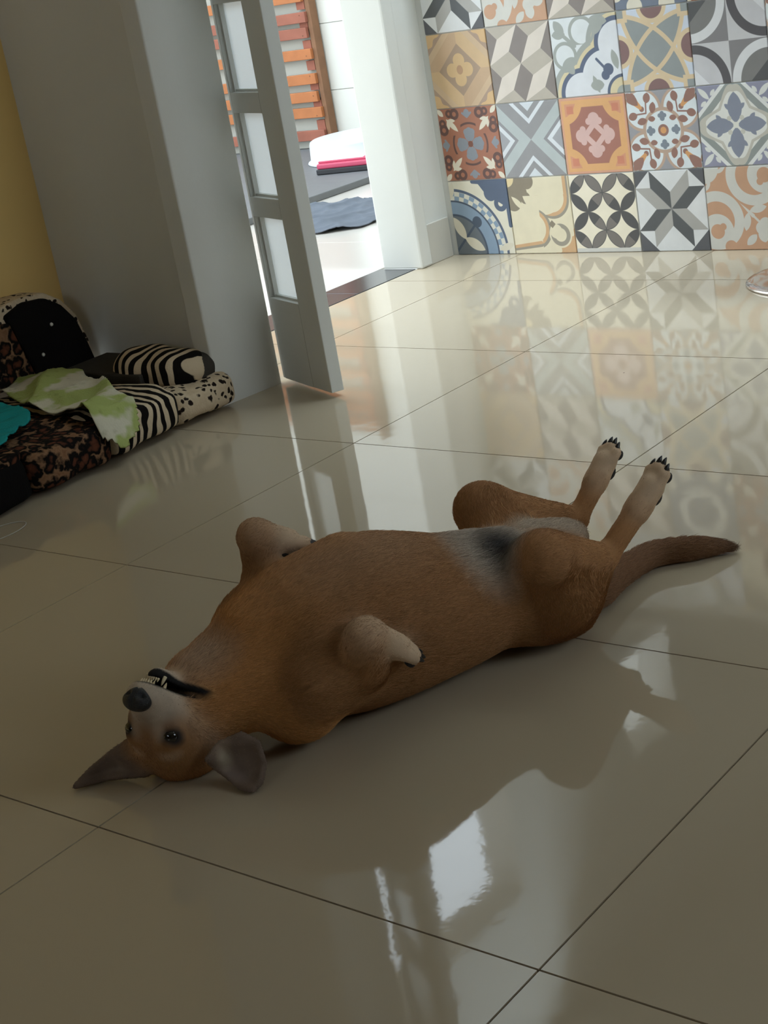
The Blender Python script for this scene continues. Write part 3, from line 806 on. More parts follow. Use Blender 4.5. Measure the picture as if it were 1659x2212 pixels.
# backrest along the yellow wall: rounded cheetah shell with a black and a leopard face
def back_panel(name, x0, x1, prof, m):
    n = len(prof); verts = [(x0, y, z) for y, z in prof] + [(x1, y, z) for y, z in prof]
    bm_ = bmesh.new(); vv = [bm_.verts.new(v) for v in verts]
    bm_.faces.new(vv[:n]); bm_.faces.new(vv[n:][::-1])
    for i in range(n): bm_.faces.new((vv[i], vv[(i + 1) % n], vv[n + (i + 1) % n], vv[n + i]))
    bmesh.ops.recalc_face_normals(bm_, faces=bm_.faces[:])
    bmesh.ops.bevel(bm_, geom=bm_.edges[:], offset=0.007, segments=3, profile=0.5, affect='EDGES')
    return bm_obj(name, bm_, m, bed, True)
prof_shell = [(0.30, 0.03), (0.30, 0.265), (1.10, 0.272), (1.20, 0.282), (1.27, 0.277), (1.315, 0.248), (1.348, 0.205), (1.368, 0.14), (1.376, 0.03)]
back_panel('back_shell', -1.592, -1.512, prof_shell, F_cheetah)
prof_black = [(1.195, 0.09), (1.145, 0.255), (1.20, 0.272), (1.26, 0.266), (1.30, 0.240), (1.332, 0.198), (1.350, 0.14), (1.362, 0.088)]
bk = back_panel('back_panel', -1.525, -1.495, prof_black, F_black)
prof_leo = [(0.30, 0.09), (0.30, 0.235), (1.00, 0.240), (1.15, 0.240), (1.19, 0.10)]
back_panel('back_panel', -1.525, -1.497, prof_leo, F_leopard)
M_button = mat('white_button', lin(220, 216, 205), 0.4)
for (by, bz) in ((1.257, 0.206), (1.215, 0.148)):
    o_ = lathe('button', [(0.0, 0.003), (0.0035, 0.0025), (0.0045, 0.0), (0.0035, -0.001)], M_button, bk, 12)
    o_.rotation_euler = (0, math.radians(90), 0); o_.location = (-1.494, by, bz)

fl_out = [(-1.47, 1.06), (-1.50, 1.14), (-1.44, 1.20), (-1.37, 1.215), (-1.30, 1.165), (-1.22, 1.145), (-1.14, 1.105), (-1.05, 1.075), (-1.03, 1.055), (-1.012, 0.99), (-1.03, 0.955), (-1.10, 0.968), (-1.18, 0.965), (-1.29, 0.992), (-1.38, 1.025)]
def hang(Xg, Yg):
    d = np.clip(Xg + 1.06, 0, None)
    return 0.012 * np.exp(-((Xg + 1.36) ** 2 + (Yg - 1.15) ** 2) / 0.006) - d * 1.55
tw = cloth('floral_towel', fl_out, 0.108, 0.030, F_floral, scale=17, seed=3, res=0.006, zfun=hang)
tag(tw, 'green and cream floral towel crumpled across the dog bed', 'towel')
tl = cloth('teal_towel', [(-1.44, 0.95), (-1.38, 0.985), (-1.30, 0.970), (-1.225, 0.945), (-1.195, 0.92), (-1.12, 0.80), (-1.11, 0.74), (-1.13, 0.60), (-1.40, 0.60)], 0.110, 0.024, F_teal, scale=12, seed=9, res=0.006)
tag(tl, 'teal cloth lying on the dog bed at the left edge', 'cloth')

# thin white loop of string on the floor
M_string = mat('white_string', lin(190, 184, 170), 0.7)
lp = []
for k in range(49):
    a = 2 * math.pi * k / 48
    r = 0.052 * (1 + 0.06 * math.sin(2 * a + 0.6))
    lp.append((-0.985 + r * math.cos(a) * 0.62, 0.635 + r * 1.15 * math.sin(a), 0.0016))
so = tube('string_loop', lp, 0.0009, M_string, None, 6, cap=False)
tag(so, 'thin white loop of string on the floor beside the dog bed', 'string')

# ------------------------------------------------------------------ the dog, on its back
# local frame: a along the spine towards the tail, b to the far side, z up
AX = np.array([0.40, 0.9165, 0.0]); AX /= np.linalg.norm(AX)
DOG_O = (0.134, 0.414, 0.0)
dog = tag(empty('dog', DOG_O, math.atan2(AX[1], AX[0])), 'short-haired tan dog lying belly up on the beige tiled floor', 'dog')
# head frame in the local frame
HC = np.array([-0.314, 0.006, 0.0560])                 # skull centre
Hy = np.array([-0.3896, -0.3951, 0.8319]); Hy /= np.linalg.norm(Hy)     # towards the nose
Hx = np.array([0.5792, -0.8074, -0.1122]); Hx -= Hy * (Hx @ Hy); Hx /= np.linalg.norm(Hx)
Hz = np.array([-0.7160, -0.4382, -0.5434]); Hz -= Hy * (Hz @ Hy) + Hx * (Hz @ Hx); Hz /= np.linalg.norm(Hz)   # dorsal
HC = HC + 0.0050 * Hx + 0.0030 * Hz
HM = np.stack([Hx, Hy, Hz])                             # rows
def h2l(q): return HC + np.asarray(q, float) @ HM

TAN = np.array([0.38, 0.192, 0.080]); GOLD = np.array([0.52, 0.255, 0.090]); PALE = np.array([0.58, 0.42, 0.28]); CREAM = np.array([0.52, 0.42, 0.32])
DARKT = np.array([0.20, 0.10, 0.05]); BLACK = np.array([0.012, 0.011, 0.011]); EARC = np.array([0.17, 0.12, 0.09]); TAILC = np.array([0.25, 0.13, 0.065])
PR = []   # primitives: dict(kind, geometry, k blend, col, flow, fur)
A_ = np.array([1.0, 0, 0])
def cap(p1, r1, p2, r2, k=0.012, col=TAN, flow=None, fur=0.010, head=False):
    p1, p2 = np.array(p1, float), np.array(p2, float)
    if head: p1, p2 = h2l(p1), h2l(p2)
    fl_ = (p2 - p1) if flow is None else np.array(flow, float)
    PR.append(dict(t='c', p1=p1, p2=p2, r1=r1, r2=r2, k=k, col=col, flow=fl_ / np.linalg.norm(fl_), fur=fur))
def ell(c, r, k=0.02, col=TAN, flow=A_, fur=0.011, M=None, head=False):
    c = np.array(c, float)
    if head: c = h2l(c); M = HM
    fl_ = np.array(flow, float)
    PR.append(dict(t='e', c=c, r=np.array(r, float), M=np.eye(3) if M is None else M, k=k, col=col, flow=fl_ / np.linalg.norm(fl_), fur=fur))
def tri_sheet(pts, tris, r, k, col, flow, fur):
    pts = np.array(pts, float); fl_ = np.array(flow, float)
    PR.append(dict(t='t', pts=pts, tris=tris, r=r, k=k, col=col, flow=fl_ / np.linalg.norm(fl_), fur=fur))

# trunk
CAM_C = np.array([1.34055174, -0.92884877, 0.88040266]); CAM_R = np.array(_R)
NX = np.array([AX[1], -AX[0], 0])
def l_ray(px, py):
    d = np.array([(px - 829.5) / 3393.114, (py - 1106.0) / 3393.114, 1.0]) @ CAM_R
    c = CAM_C - np.array(DOG_O)
    return np.array([c @ AX, -(c @ NX), c[2]]), np.array([d @ AX, -(d @ NX), d[2]])
def px2l(px, py, z):
    """survey of the pose: where a line of sight of the photo meets height z, in the dog's frame"""
    c, d = l_ray(px, py); return c + d * ((z - c[2]) / d[2])
def px2b(px, py, b):
    """the same, meeting the upright plane b"""
    c, d = l_ray(px, py); return c + d * ((b - c[1]) / d[1])
ell((-0.055, 0.0, 0.108), (0.150, 0.100, 0.1075), 0.03, TAN)
ell((0.065, 0.0, 0.089), (0.145, 0.088, 0.084), 0.04, TAN)
ell((0.190, 0.0, 0.076), (0.090, 0.078, 0.070), 0.03, TAN)
cap((-0.13, 0.004, 0.112), 0.086, (-0.255, 0.006, 0.084), 0.060, 0.03, GOLD, flow=A_, fur=0.010)
ell((-0.165, -0.045, 0.062), (0.055, 0.05, 0.052), 0.02, GOLD)       # loose skin at the near side of the neck
cap(px2b(660, 1520, -0.078), 0.022, px2b(800, 1470, -0.090), 0.016, 0.008, TAN, flow=A_, fur=0.008)
ell((-0.160, 0.050, 0.130), (0.055, 0.042, 0.048), 0.025, TAN)        # far shoulder
ell((-0.120, -0.062, 0.105), (0.060, 0.050, 0.060), 0.025, TAN)        # near shoulder
cap((-0.20, 0.0, 0.16), 0.020, (-0.06, 0.0, 0.195), 0.022, 0.03, GOLD)  # breastbone
# near foreleg
cap((-0.150, -0.072, 0.090), 0.046, (-0.102, -0.092, 0.100), 0.036, 0.010, TAN)
cap((-0.099, -0.100, 0.104), 0.0335, (-0.101, -0.124, 0.142), 0.0235, 0.008, TAN, fur=0.006)
ell((-0.099, -0.124, 0.147), (0.0215, 0.021, 0.0195), 0.010, PALE, fur=0.005)
cap((-0.096, -0.124, 0.146), 0.0195, (-0.062, -0.122, 0.118), 0.0165, 0.008, PALE, fur=0.004)
# far foreleg
cap((-0.150, 0.058, 0.120), 0.046, (-0.128, 0.082, 0.155), 0.034, 0.02, TAN)
cap((-0.126, 0.080, 0.150), 0.030, (-0.136, 0.069, 0.228), 0.0215, 0.012, TAN * 0.8, fur=0.006)
ell((-0.137, 0.068, 0.234), (0.020, 0.019, 0.018), 0.010, TAN, fur=0.005)
cap((-0.135, 0.068, 0.234), 0.0190, (-0.098, 0.065, 0.214), 0.0165, 0.008, PALE * 0.9, fur=0.004)
# far hind leg
cap((0.205, 0.045, 0.080), 0.062, (0.198, 0.090, 0.150), 0.038, 0.025, TAN)
cap((0.194, 0.098, 0.156), 0.034, (0.318, 0.060, 0.109), 0.0155, 0.014, TAN, fur=0.006)
cap((0.215, 0.060, 0.100), 0.042, (0.290, 0.065, 0.112), 0.016, 0.02, TAN)
cap((0.318, 0.060, 0.108), 0.0140, (0.362, 0.064, 0.153), 0.0145, 0.008, TAN, fur=0.004)
cap((0.358, 0.064, 0.150), 0.0160, (0.380, 0.067, 0.172), 0.0165, 0.008, PALE, fur=0.003)
# near hind leg
cap((0.205, -0.045, 0.078), 0.062, (0.174, -0.084, 0.134), 0.037, 0.045, TAN)
cap((0.169, -0.092, 0.142), 0.033, (0.279, -0.060, 0.101), 0.0165, 0.018, TAN, fur=0.006)
cap((0.215, -0.050, 0.070), 0.050, (0.252, -0.064, 0.090), 0.022, 0.018, TAN)
cap((0.279, -0.060, 0.099), 0.0150, (0.340, -0.060, 0.150), 0.0155, 0.008, TAN, fur=0.004)
cap((0.336, -0.060, 0.147), 0.0170, (0.362, -0.060, 0.170), 0.0175, 0.008, PALE, fur=0.003)
# groin and tail
ell((0.235, 0.002, 0.112), (0.055, 0.032, 0.032), 0.02, CREAM, fur=0.014, flow=(0.8, 0, 0.5))
cap((0.085, 0.0, 0.150), 0.018, (0.160, 0.0, 0.138), 0.016, 0.02, CREAM, fur=0.016)
tail = [((0.255, 0.0, 0.032), 0.028), ((0.300, 0.006, 0.024), 0.0210), ((0.345, 0.030, 0.021), 0.0185), ((0.400, 0.053, 0.0185), 0.0165), ((0.440, 0.058, 0.0180), 0.0160), ((0.487, 0.036, 0.0165), 0.0145), ((0.520, 0.020, 0.012), 0.0085), ((0.537, 0.011, 0.008), 0.0035)]
_tp = np.array([list(p_) + [r_] for p_, r_ in tail])
_fine = []
for i_ in range(len(_tp) - 1):
    p0, p1, p2, p3 = _tp[max(i_ - 1, 0)], _tp[i_], _tp[i_ + 1], _tp[min(i_ + 2, len(_tp) - 1)]
    for t in (0, 1 / 3, 2 / 3):
        _fine.append(0.5 * (2 * p1 + (p2 - p0) * t + (2 * p0 - 5 * p1 + 4 * p2 - p3) * t * t + (3 * p1 - p0 - 3 * p2 + p3) * t ** 3))
_fine.append(_tp[-1])
for q1, q2 in zip(_fine[:-1], _fine[1:]):
    cap(q1[:3], q1[3], q2[:3], q2[3], 0.006, TAILC, fur=0.013)
# head
bk_ = -Hy
ell((0, 0, 0), (0.049, 0.057, 0.043), 0.02, TAN, flow=bk_, fur=0.006, head=True)
ell((0.027, 0.006, -0.016), (0.029, 0.036, 0.029), 0.015, PALE, flow=bk_, fur=0.006, head=True)
ell((-0.027, 0.006, -0.016), (0.029, 0.036, 0.029), 0.015, PALE, flow=bk_, fur=0.006, head=True)
ell((0.021, 0.030, 0.021), (0.015, 0.016, 0.013), 0.010, TAN, flow=bk_, fur=0.004, head=True)
ell((-0.021, 0.030, 0.021), (0.015, 0.016, 0.013), 0.010, TAN, flow=bk_, fur=0.004, head=True)
for s_ in (1, -1):
    for zz_, yy_ in ((0.0255, 0.0325), (0.0090, 0.0455)):
        cap((s_ * 0.0145, 0.0475, 0.0170), 0.0045, (s_ * 0.0255, yy_ + 0.005, zz_), 0.0050, 0.004, DARKT * 0.5, flow=bk_, fur=0.002, head=True)
        cap((s_ * 0.0255, yy_ + 0.005, zz_), 0.0050, (s_ * 0.0355, 0.0335, 0.0160), 0.0045, 0.004, DARKT * 0.5, flow=bk_, fur=0.002, head=True)
cap((0, 0.034, -0.004), 0.029, (0, 0.082, -0.004), 0.0200, 0.012, CREAM * 0.85, flow=bk_, fur=0.003, head=True)
cap((0.011, 0.044, -0.014), 0.0225, (0.0075, 0.082, -0.009), 0.0160, 0.008, CREAM, flow=bk_, fur=0.003, head=True)
cap((-0.011, 0.044, -0.014), 0.0225, (-0.0075, 0.082, -0.009), 0.0160, 0.008, CREAM, flow=bk_, fur=0.003, head=True)
cap((0, 0.000, -0.044), 0.026, (0, 0.076, -0.0350), 0.0120, 0.010, CREAM, flow=bk_, fur=0.004, head=True)
cap((0.012, 0.010, -0.040), 0.020, (0.005, 0.068, -0.034), 0.0120, 0.008, CREAM, flow=bk_, fur=0.004, head=True)
cap((-0.012, 0.010, -0.040), 0.020, (-0.005, 0.068, -0.034), 0.0120, 0.008, CREAM, flow=bk_, fur=0.004, head=True)
cap((0, -0.035, -0.006), 0.042, (0, -0.072, -0.02), 0.05, 0.03, GOLD, flow=bk_, fur=0.010, head=True)
# ears: thin curved sheets
earL = [px2l(275, 1602, .050), px2l(322, 1640, .040), px2l(318, 1672, .012),
        px2l(240, 1627, .034), px2l(262, 1655, .016), px2l(268, 1676, .007),
        px2l(200, 1660, .018), px2l(214, 1673, .010), px2l(224, 1682, .006),
        px2l(162, 1699, .005)]
def away(p_, amt):
    c, _d = l_ray(829, 1106); d = p_ - c; return p_ + d / np.linalg.norm(d) * amt
earL[4] = away(earL[4], 0.008); earL[7] = away(earL[7], 0.006)
tri_sheet(earL, [(0, 1, 3), (1, 4, 3), (1, 2, 4), (2, 5, 4), (3, 4, 6), (4, 7, 6), (4, 5, 7), (5, 8, 7), (6, 7, 9), (7, 8, 9)], 0.0042, 0.008, EARC, (-1, -0.3, -0.2), 0.003)
earR = [px2l(448, 1640, .040), px2l(475, 1606, .056), px2l(522, 1586, .062),
        px2l(470, 1660, .022), px2l(510, 1640, .034), px2l(556, 1604, .052),
        px2l(500, 1683, .010), px2l(530, 1668, .016), px2l(571, 1650, .026),
        px2l(522, 1702, .005), px2l(545, 1707, .005), px2l(562, 1690, .010)]
for k_, a_ in ((1, 0.006), (4, 0.013), (7, 0.010)): earR[k_] = away(earR[k_], a_)
tri_sheet(earR, [(0, 1, 4), (0, 4, 3), (1, 2, 5), (1, 5, 4), (3, 4, 7), (3, 7, 6), (4, 5, 8), (4, 8, 7), (6, 7, 10), (6, 10, 9), (7, 8, 11), (7, 11, 10)], 0.0042, 0.008, EARC, (0.2, -0.9, -0.4), 0.003)
# toes: four to a foot, each its own rounded knuckle
CLAWS, PADS = [], []
def foot(base, tip, up, w, r, pad_side):
    base, tip, up = np.array(base, float), np.array(tip, float), np.array(up, float)
    d = tip - base; L = np.linalg.norm(d); d /= L
    up = up - d * (up @ d); up /= np.linalg.norm(up); s = np.cross(d, up)
    for k, (o_, ln_) in enumerate(((-1.5, 0.80), (-0.5, 1.0), (0.5, 1.0), (1.5, 0.80))):
        p1 = base + s * (o_ * w * 0.55); p2 = base + s * (o_ * w) + d * (L * ln_)
        cap(p1, r * 1.05, p2, r * 0.92, 0.0035, PALE, fur=0.003)
        PADS.append((p2 - up * (r * 0.85) - d * (r * 0.1), d, up, r * 0.72))
        CLAWS.append((p2 + d * (r * 0.65) + up * (r * 0.10), d, up, r))
    PADS.append((base - up * (pad_side * 0.92) - d * (L * 0.15), d, up, r * 1.15))
foot((-0.066, -0.122, 0.121), (-0.040, -0.119, 0.101), (0.55, -0.35, 0.65), 0.0090, 0.0085, 0.0160)
foot((-0.100, 0.065, 0.215), (-0.076, 0.063, 0.2055), (0.2, 0.1, 1.0), 0.0090, 0.0085, 0.0160)
foot((0.376, 0.066, 0.168), (0.394, 0.069, 0.188), (-0.75, -0.1, 0.65), 0.0085, 0.0085, 0.0165)
foot((0.358, -0.060, 0.167), (0.378, -0.060, 0.191), (-0.75, -0.15, 0.65), 0.0085, 0.0088, 0.0175)

def d_prim(q, Pp):
    if Pp['t'] == 'c':
        ab = Pp['p2'] - Pp['p1']; L2 = ab @ ab + 1e-12
        t = np.clip((q - Pp['p1']) @ ab / L2, 0, 1)
        return np.sqrt(((q - Pp['p1'] - t[..., None] * ab) ** 2).sum(-1)) - (Pp['r1'] + t * (Pp['r2'] - Pp['r1']))
    if Pp['t'] == 'e':
        y = (q - Pp['c']) @ Pp['M'].T
        k0 = np.sqrt(((y / Pp['r']) ** 2).sum(-1)); k1 = np.sqrt(((y / Pp['r'] ** 2) ** 2).sum(-1)) + 1e-9
        return k0 * (k0 - 1) / k1
    best = None
    for t3 in Pp['tris']:
        a, b, c = (Pp['pts'][i] for i in t3)
        ba, cb, ac = b - a, c - b, a - c; nor = np.cross(ba, ac)
        pa, pb, pc = q - a, q - b, q - c
        sg = np.sign(pa @ np.cross(ba, nor)) + np.sign(pb @ np.cross(cb, nor)) + np.sign(pc @ np.cross(ac, nor))
        def e2(pp, e):
            t = np.clip(pp @ e / (e @ e), 0, 1); return ((pp - t[..., None] * e) ** 2).sum(-1)
        edge = np.minimum(np.minimum(e2(pa, ba), e2(pb, cb)), e2(pc, ac))
        pl = (pa @ nor) ** 2 / (nor @ nor)
        d = np.sqrt(np.where(sg < 2.0, edge, pl))
        best = d if best is None else np.minimum(best, d)
    return best - Pp['r']
def bounds(Pp, pad):
    if Pp['t'] == 'c':
        R0 = max(Pp['r1'], Pp['r2']); return np.minimum(Pp['p1'], Pp['p2']) - R0 - pad, np.maximum(Pp['p1'], Pp['p2']) + R0 + pad
    if Pp['t'] == 'e':
        R0 = np.abs(Pp['M'].T * Pp['r']).sum(1) if False else np.full(3, Pp['r'].max()); return Pp['c'] - R0 - pad, Pp['c'] + R0 + pad
    return Pp['pts'].min(0) - Pp['r'] - pad, Pp['pts'].max(0) + Pp['r'] + pad

def smin(a, b, k):
    h = np.clip(k - np.abs(a - b), 0, None) / k
    return np.minimum(a, b) - h * h * k * 0.25
HS = 0.0030
lo = np.array([-0.47, -0.185, -0.006]); hi = np.array([0.575, 0.165, 0.275])
ng = np.ceil((hi - lo) / HS).astype(int) + 1
vol = np.full(ng, 0.05, np.float32)
for Pp in PR:
    b0, b1 = bounds(Pp, 0.03)
    i0 = np.clip(np.floor((b0 - lo) / HS).astype(int), 0, ng - 1); i1 = np.clip(np.ceil((b1 - lo) / HS).astype(int) + 1, 1, ng)
    g_ = np.stack(np.meshgrid(*[lo[d] + HS * np.arange(i0[d], i1[d]) for d in range(3)], indexing='ij'), -1)
    sl = tuple(slice(i0[d], i1[d]) for d in range(3))
    vol[sl] = smin(vol[sl], d_prim(g_, Pp), Pp['k'])
def carve(fn, c, R0):
    i0 = np.clip(np.floor((c - R0 - lo) / HS).astype(int), 0, ng - 1); i1 = np.clip(np.ceil((c + R0 - lo) / HS).astype(int) + 1, 1, ng)
    g_ = np.stack(np.meshgrid(*[lo[d] + HS * np.arange(i0[d], i1[d]) for d in range(3)], indexing='ij'), -1)
    sl = tuple(slice(i0[d], i1[d]) for d in range(3))
    vol[sl] = np.maximum(vol[sl], -fn(g_))
def mouth_d(q):
    y = (q - HC) @ HM.T
    t = np.clip((y[..., 1] - 0.026) / 0.068, 0, 1)
    zc = -0.0400 + 0.0150 * t; th = 0.0018 + 0.0040 * t
    return np.maximum(np.maximum(np.abs(y[..., 2] - zc) - th, 0.048 - y[..., 1]), np.abs(y[..., 0]) - 0.05)
carve(mouth_d, h2l((0, 0.07, -0.028)), 0.07)
zz = lo[2] + HS * np.arange(ng[2])
vol = np.maximum(vol, (0.0012 - zz)[None, None, :]).astype(np.float32)

def surface_nets(v, lo, h):
    nx, ny, nz = v.shape
    ins = v < 0
    corners = [(i, j, k) for i in (0, 1) for j in (0, 1) for k in (0, 1)]
    cs = sum(ins[i:nx - 1 + i, j:ny - 1 + j, k:nz - 1 + k].astype(np.int8) for i, j, k in corners)
    cell = (cs > 0) & (cs < 8)
    idx = np.argwhere(cell); vid = -np.ones(cell.shape, np.int64); vid[cell] = np.arange(len(idx))
    acc = np.zeros((len(idx), 3)); cnt = np.zeros(len(idx))
    for a in corners:
        for ax in range(3):
            if a[ax] == 1: continue
            b = list(a); b[ax] = 1
            va = v[idx[:, 0] + a[0], idx[:, 1] + a[1], idx[:, 2] + a[2]]; vb = v[idx[:, 0] + b[0], idx[:, 1] + b[1], idx[:, 2] + b[2]]
            cr_ = (va < 0) != (vb < 0)
            t = np.where(cr_, va / np.where(cr_, va - vb, 1), 0)
            pt = np.tile(np.array(a, float), (len(idx), 1)); pt[:, ax] += t
            acc[cr_] += pt[cr_]; cnt[cr_] += 1
    V = lo + h * (idx + acc / cnt[:, None])
    F = []
    for ax in range(3):
        o1, o2 = [(1, 2), (2, 0), (0, 1)][ax]
        sl0 = [slice(1, -1)] * 3; sl1 = [slice(1, -1)] * 3
        sl0[ax] = slice(0, v.shape[ax] - 1); sl1[ax] = slice(1, v.shape[ax])
        a0, a1 = ins[tuple(sl0)], ins[tuple(sl1)]
        e = np.argwhere(a0 != a1)
        off = np.array([1, 1, 1]); off[ax] = 0
        e = e + off
        first = a0[a0 != a1]
        def c_(d1, d2):
            q = e.copy(); q[:, o1] -= d1; q[:, o2] -= d2
            return vid[q[:, 0], q[:, 1], q[:, 2]]
        quad = np.stack([c_(1, 1), c_(0, 1), c_(0, 0), c_(1, 0)], 1)
        quad[~first] = quad[~first][:, ::-1]
        F.append(quad)
    return V, np.vstack(F)
DV, DF = surface_nets(vol, lo, HS)
# relax a little to take the grid out
def relax(V, F, it, lam):
    for _ in range(it):
        acc = np.zeros_like(V); n = np.zeros(len(V))
        for a, b in ((0, 1), (1, 2), (2, 3), (3, 0)):
            np.add.at(acc, F[:, a], V[F[:, b]]); np.add.at(n, F[:, a], 1); np.add.at(acc, F[:, b], V[F[:, a]]); np.add.at(n, F[:, b], 1)
        V = V + lam * (acc / n[:, None] - V)
    return V
DV = relax(DV, DF, 2, 0.45)
# weights of the primitives at every vertex: colour, hair direction, hair length
W = np.zeros(len(DV)); DC = np.zeros((len(DV), 3)); DFL = np.zeros((len(DV), 3)); DL = np.zeros(len(DV))
for Pp in PR:
    w = np.exp(-np.clip(d_prim(DV, Pp), -0.004, 0.2) / 0.005); W += w
    DC += w[:, None] * Pp['col']; DFL += w[:, None] * Pp['flow']; DL += w * Pp['fur']
DC /= W[:, None]; DL /= W
# coat markings, and a crease painted dark
def blob(c, r, soft=0.35, M=None):
    y = (DV - np.array(c)) if M is None else (DV - np.array(c)) @ M.T
    d = np.sqrt(((y / np.array(r)) ** 2).sum(-1))
    return np.clip((1 + soft - d) / (2 * soft), 0, 1)[:, None]
def paint(w, col):
    global DC
    DC = DC * (1 - w) + np.array(col) * w
hy = (DV - HC) @ HM.T
wb = blob((0.120, -0.016, 0.140), (0.066, 0.068, 0.066), 0.25)
paint(wb, (0.46, 0.38, 0.30)); DL = np.maximum(DL, 0.018 * wb[:, 0])
paint(blob((0.230, 0.004, 0.135), (0.060, 0.034, 0.032), 0.3), (0.50, 0.40, 0.30))
paint(blob((0.128, -0.028, 0.125), (0.038, 0.042, 0.050), 0.30) * 0.97, (0.030, 0.026, 0.025))
for b_ in (-0.05, -0.06, -0.07, -0.08, -0.09):
    paint(blob(px2b(1222, 1288, b_), (0.012, 0.012, 0.010), 0.6) * 0.6, (0.06, 0.03, 0.02))  # crease near the rump, its shade painted into the coat
paint(blob((-0.245, 0.0, 0.13), (0.05, 0.035, 0.03), 0.5) * 0.7, CREAM)
paint(blob((-0.05, -0.02, 0.215), (0.12, 0.05, 0.05), 0.6) * 0.25, PALE)
inhead = (np.abs(hy[:, 0]) < 0.06) & (hy[:, 1] > -0.05) & (hy[:, 1] < 0.14) & (np.abs(hy[:, 2]) < 0.075)
def hblob(c, r, soft): return blob(h2l(c), r, soft, HM) * inhead[:, None]
paint(hblob((0, 0.022, 0.022), (0.060, 0.034, 0.034), 0.35) * 0.75, TAN * 0.85)
for s_ in (1, -1):
    paint(hblob((s_ * 0.0260, 0.040, 0.0175), (0.0160, 0.0130, 0.0120), 0.25) * 0.97, BLACK * 1.6)     # dark lids
    paint(hblob((s_ * 0.024, 0.022, 0.034), (0.014, 0.008, 0.010), 0.5) * 0.55, PALE)          # pale brow spot
    paint(hblob((s_ * 0.014, 0.050, 0.020), (0.008, 0.016, 0.010), 0.5) * 0.4, CREAM)
paint(hblob((0, 0.052, 0.034), (0.010, 0.035, 0.02), 0.6) * 0.5, DARKT * 1.3)
# black lips and the dark inside of the mouth
t_ = np.clip((hy[:, 1] - 0.026) / 0.068, 0, 1); dz_ = hy[:, 2] - (-0.0400 + 0.0150 * t_); th_ = 0.0018 + 0.0040 * t_
up_lip = np.clip((0.0032 + th_ - dz_) / 0.002, 0, 1) * (dz_ > 0)
lo_lip = np.clip((0.0035 + 0.0110 * t_ + th_ + dz_) / 0.003, 0, 1) * (dz_ <= 0)
lip = (up_lip + lo_lip) * np.clip((hy[:, 1] - 0.044) / 0.006, 0, 1) * inhead
paint(lip[:, None], BLACK)
for c_, w_, col_ in ((earR[4], 0.024, (0.27, 0.20, 0.16)), (earR[7], 0.018, (0.24, 0.18, 0.15)), (earR[1], 0.012, (0.34, 0.25, 0.18)), (earL[4], 0.018, (0.27, 0.20, 0.15))):
    paint(blob(c_, (w_, w_, w_), 0.5) * 0.75, col_)
paint(blob(px2l(486, 1640, .035), (0.008, 0.008, 0.012), 0.5) * 0.8, (0.45, 0.38, 0.28))
# darker tail tip
paint(np.clip((DV[:, 0] - 0.50) / 0.05, 0, 1)[:, None] * 0.8, (0.05, 0.03, 0.02))
DL *= 1 - 0.9 * lip
for s_ in (1, -1):
    DL *= 1 - 0.97 * hblob((s_ * 0.0295, 0.040, 0.0175), (0.015, 0.013, 0.012), 0.3)[:, 0]

def np_mesh(name, V, F, m, parent, smooth=True):
    me = bpy.data.meshes.new(name)
    me.vertices.add(len(V)); me.vertices.foreach_set('co', np.asarray(V, np.float32).ravel())
    n = F.shape[1]
    me.loops.add(F.size); me.loops.foreach_set('vertex_index', F.astype(np.int32).ravel())
    me.polygons.add(len(F)); me.polygons.foreach_set('loop_start', np.arange(0, F.size, n, dtype=np.int32)); me.polygons.foreach_set('loop_total', np.full(len(F), n, np.int32))
    me.update(calc_edges=True); me.validate()
    if smooth: me.polygons.foreach_set('use_smooth', np.ones(len(me.polygons), bool))
    me.materials.append(m)
    return link(bpy.data.objects.new(name, me), parent)
def coat_material(name, attr, rough, hair):
    m = bpy.data.materials.new(name); m.use_nodes = True
    nt = m.node_tree; b = nt.nodes['Principled BSDF']
    at = nt.nodes.new('ShaderNodeAttribute'); at.attribute_name = attr
    b.inputs['Roughness'].default_value = rough; b.inputs['Specular IOR Level'].default_value = 0.2
    if hair:
        nt.links.new(at.outputs['Color'], b.inputs['Base Color'])
    else:
        tc = nt.nodes.new('ShaderNodeTexCoord'); n = nt.nodes.new('ShaderNodeTexNoise'); n.inputs['Scale'].default_value = 60; n.inputs['Detail'].default_value = 5
        nt.links.new(tc.outputs['Object'], n.inputs['Vector'])
        mr = nt.nodes.new('ShaderNodeMapRange'); mr.inputs['To Min'].default_value = 0.75; mr.inputs['To Max'].default_value = 1.2
        nt.links.new(n.outputs['Fac'], mr.inputs['Value'])
        mu = nt.nodes.new('ShaderNodeMix'); mu.data_type = 'RGBA'; mu.blend_type = 'MULTIPLY'; mu.inputs[0].default_value = 1.0
        nt.links.new(at.outputs['Color'], mu.inputs[6]); nt.links.new(mr.outputs[0], mu.inputs[7]); nt.links.new(mu.outputs[2], b.inputs['Base Color'])
    return m
M_coat = coat_material('dog_coat', 'coat', 0.8, False)
body = np_mesh('dog_body', DV, DF, M_coat, dog)
ca = body.data.color_attributes.new('coat', 'FLOAT_COLOR', 'POINT')
ca.data.foreach_set('color', np.concatenate([DC, np.ones((len(DC), 1))], 1).astype(np.float32).ravel())

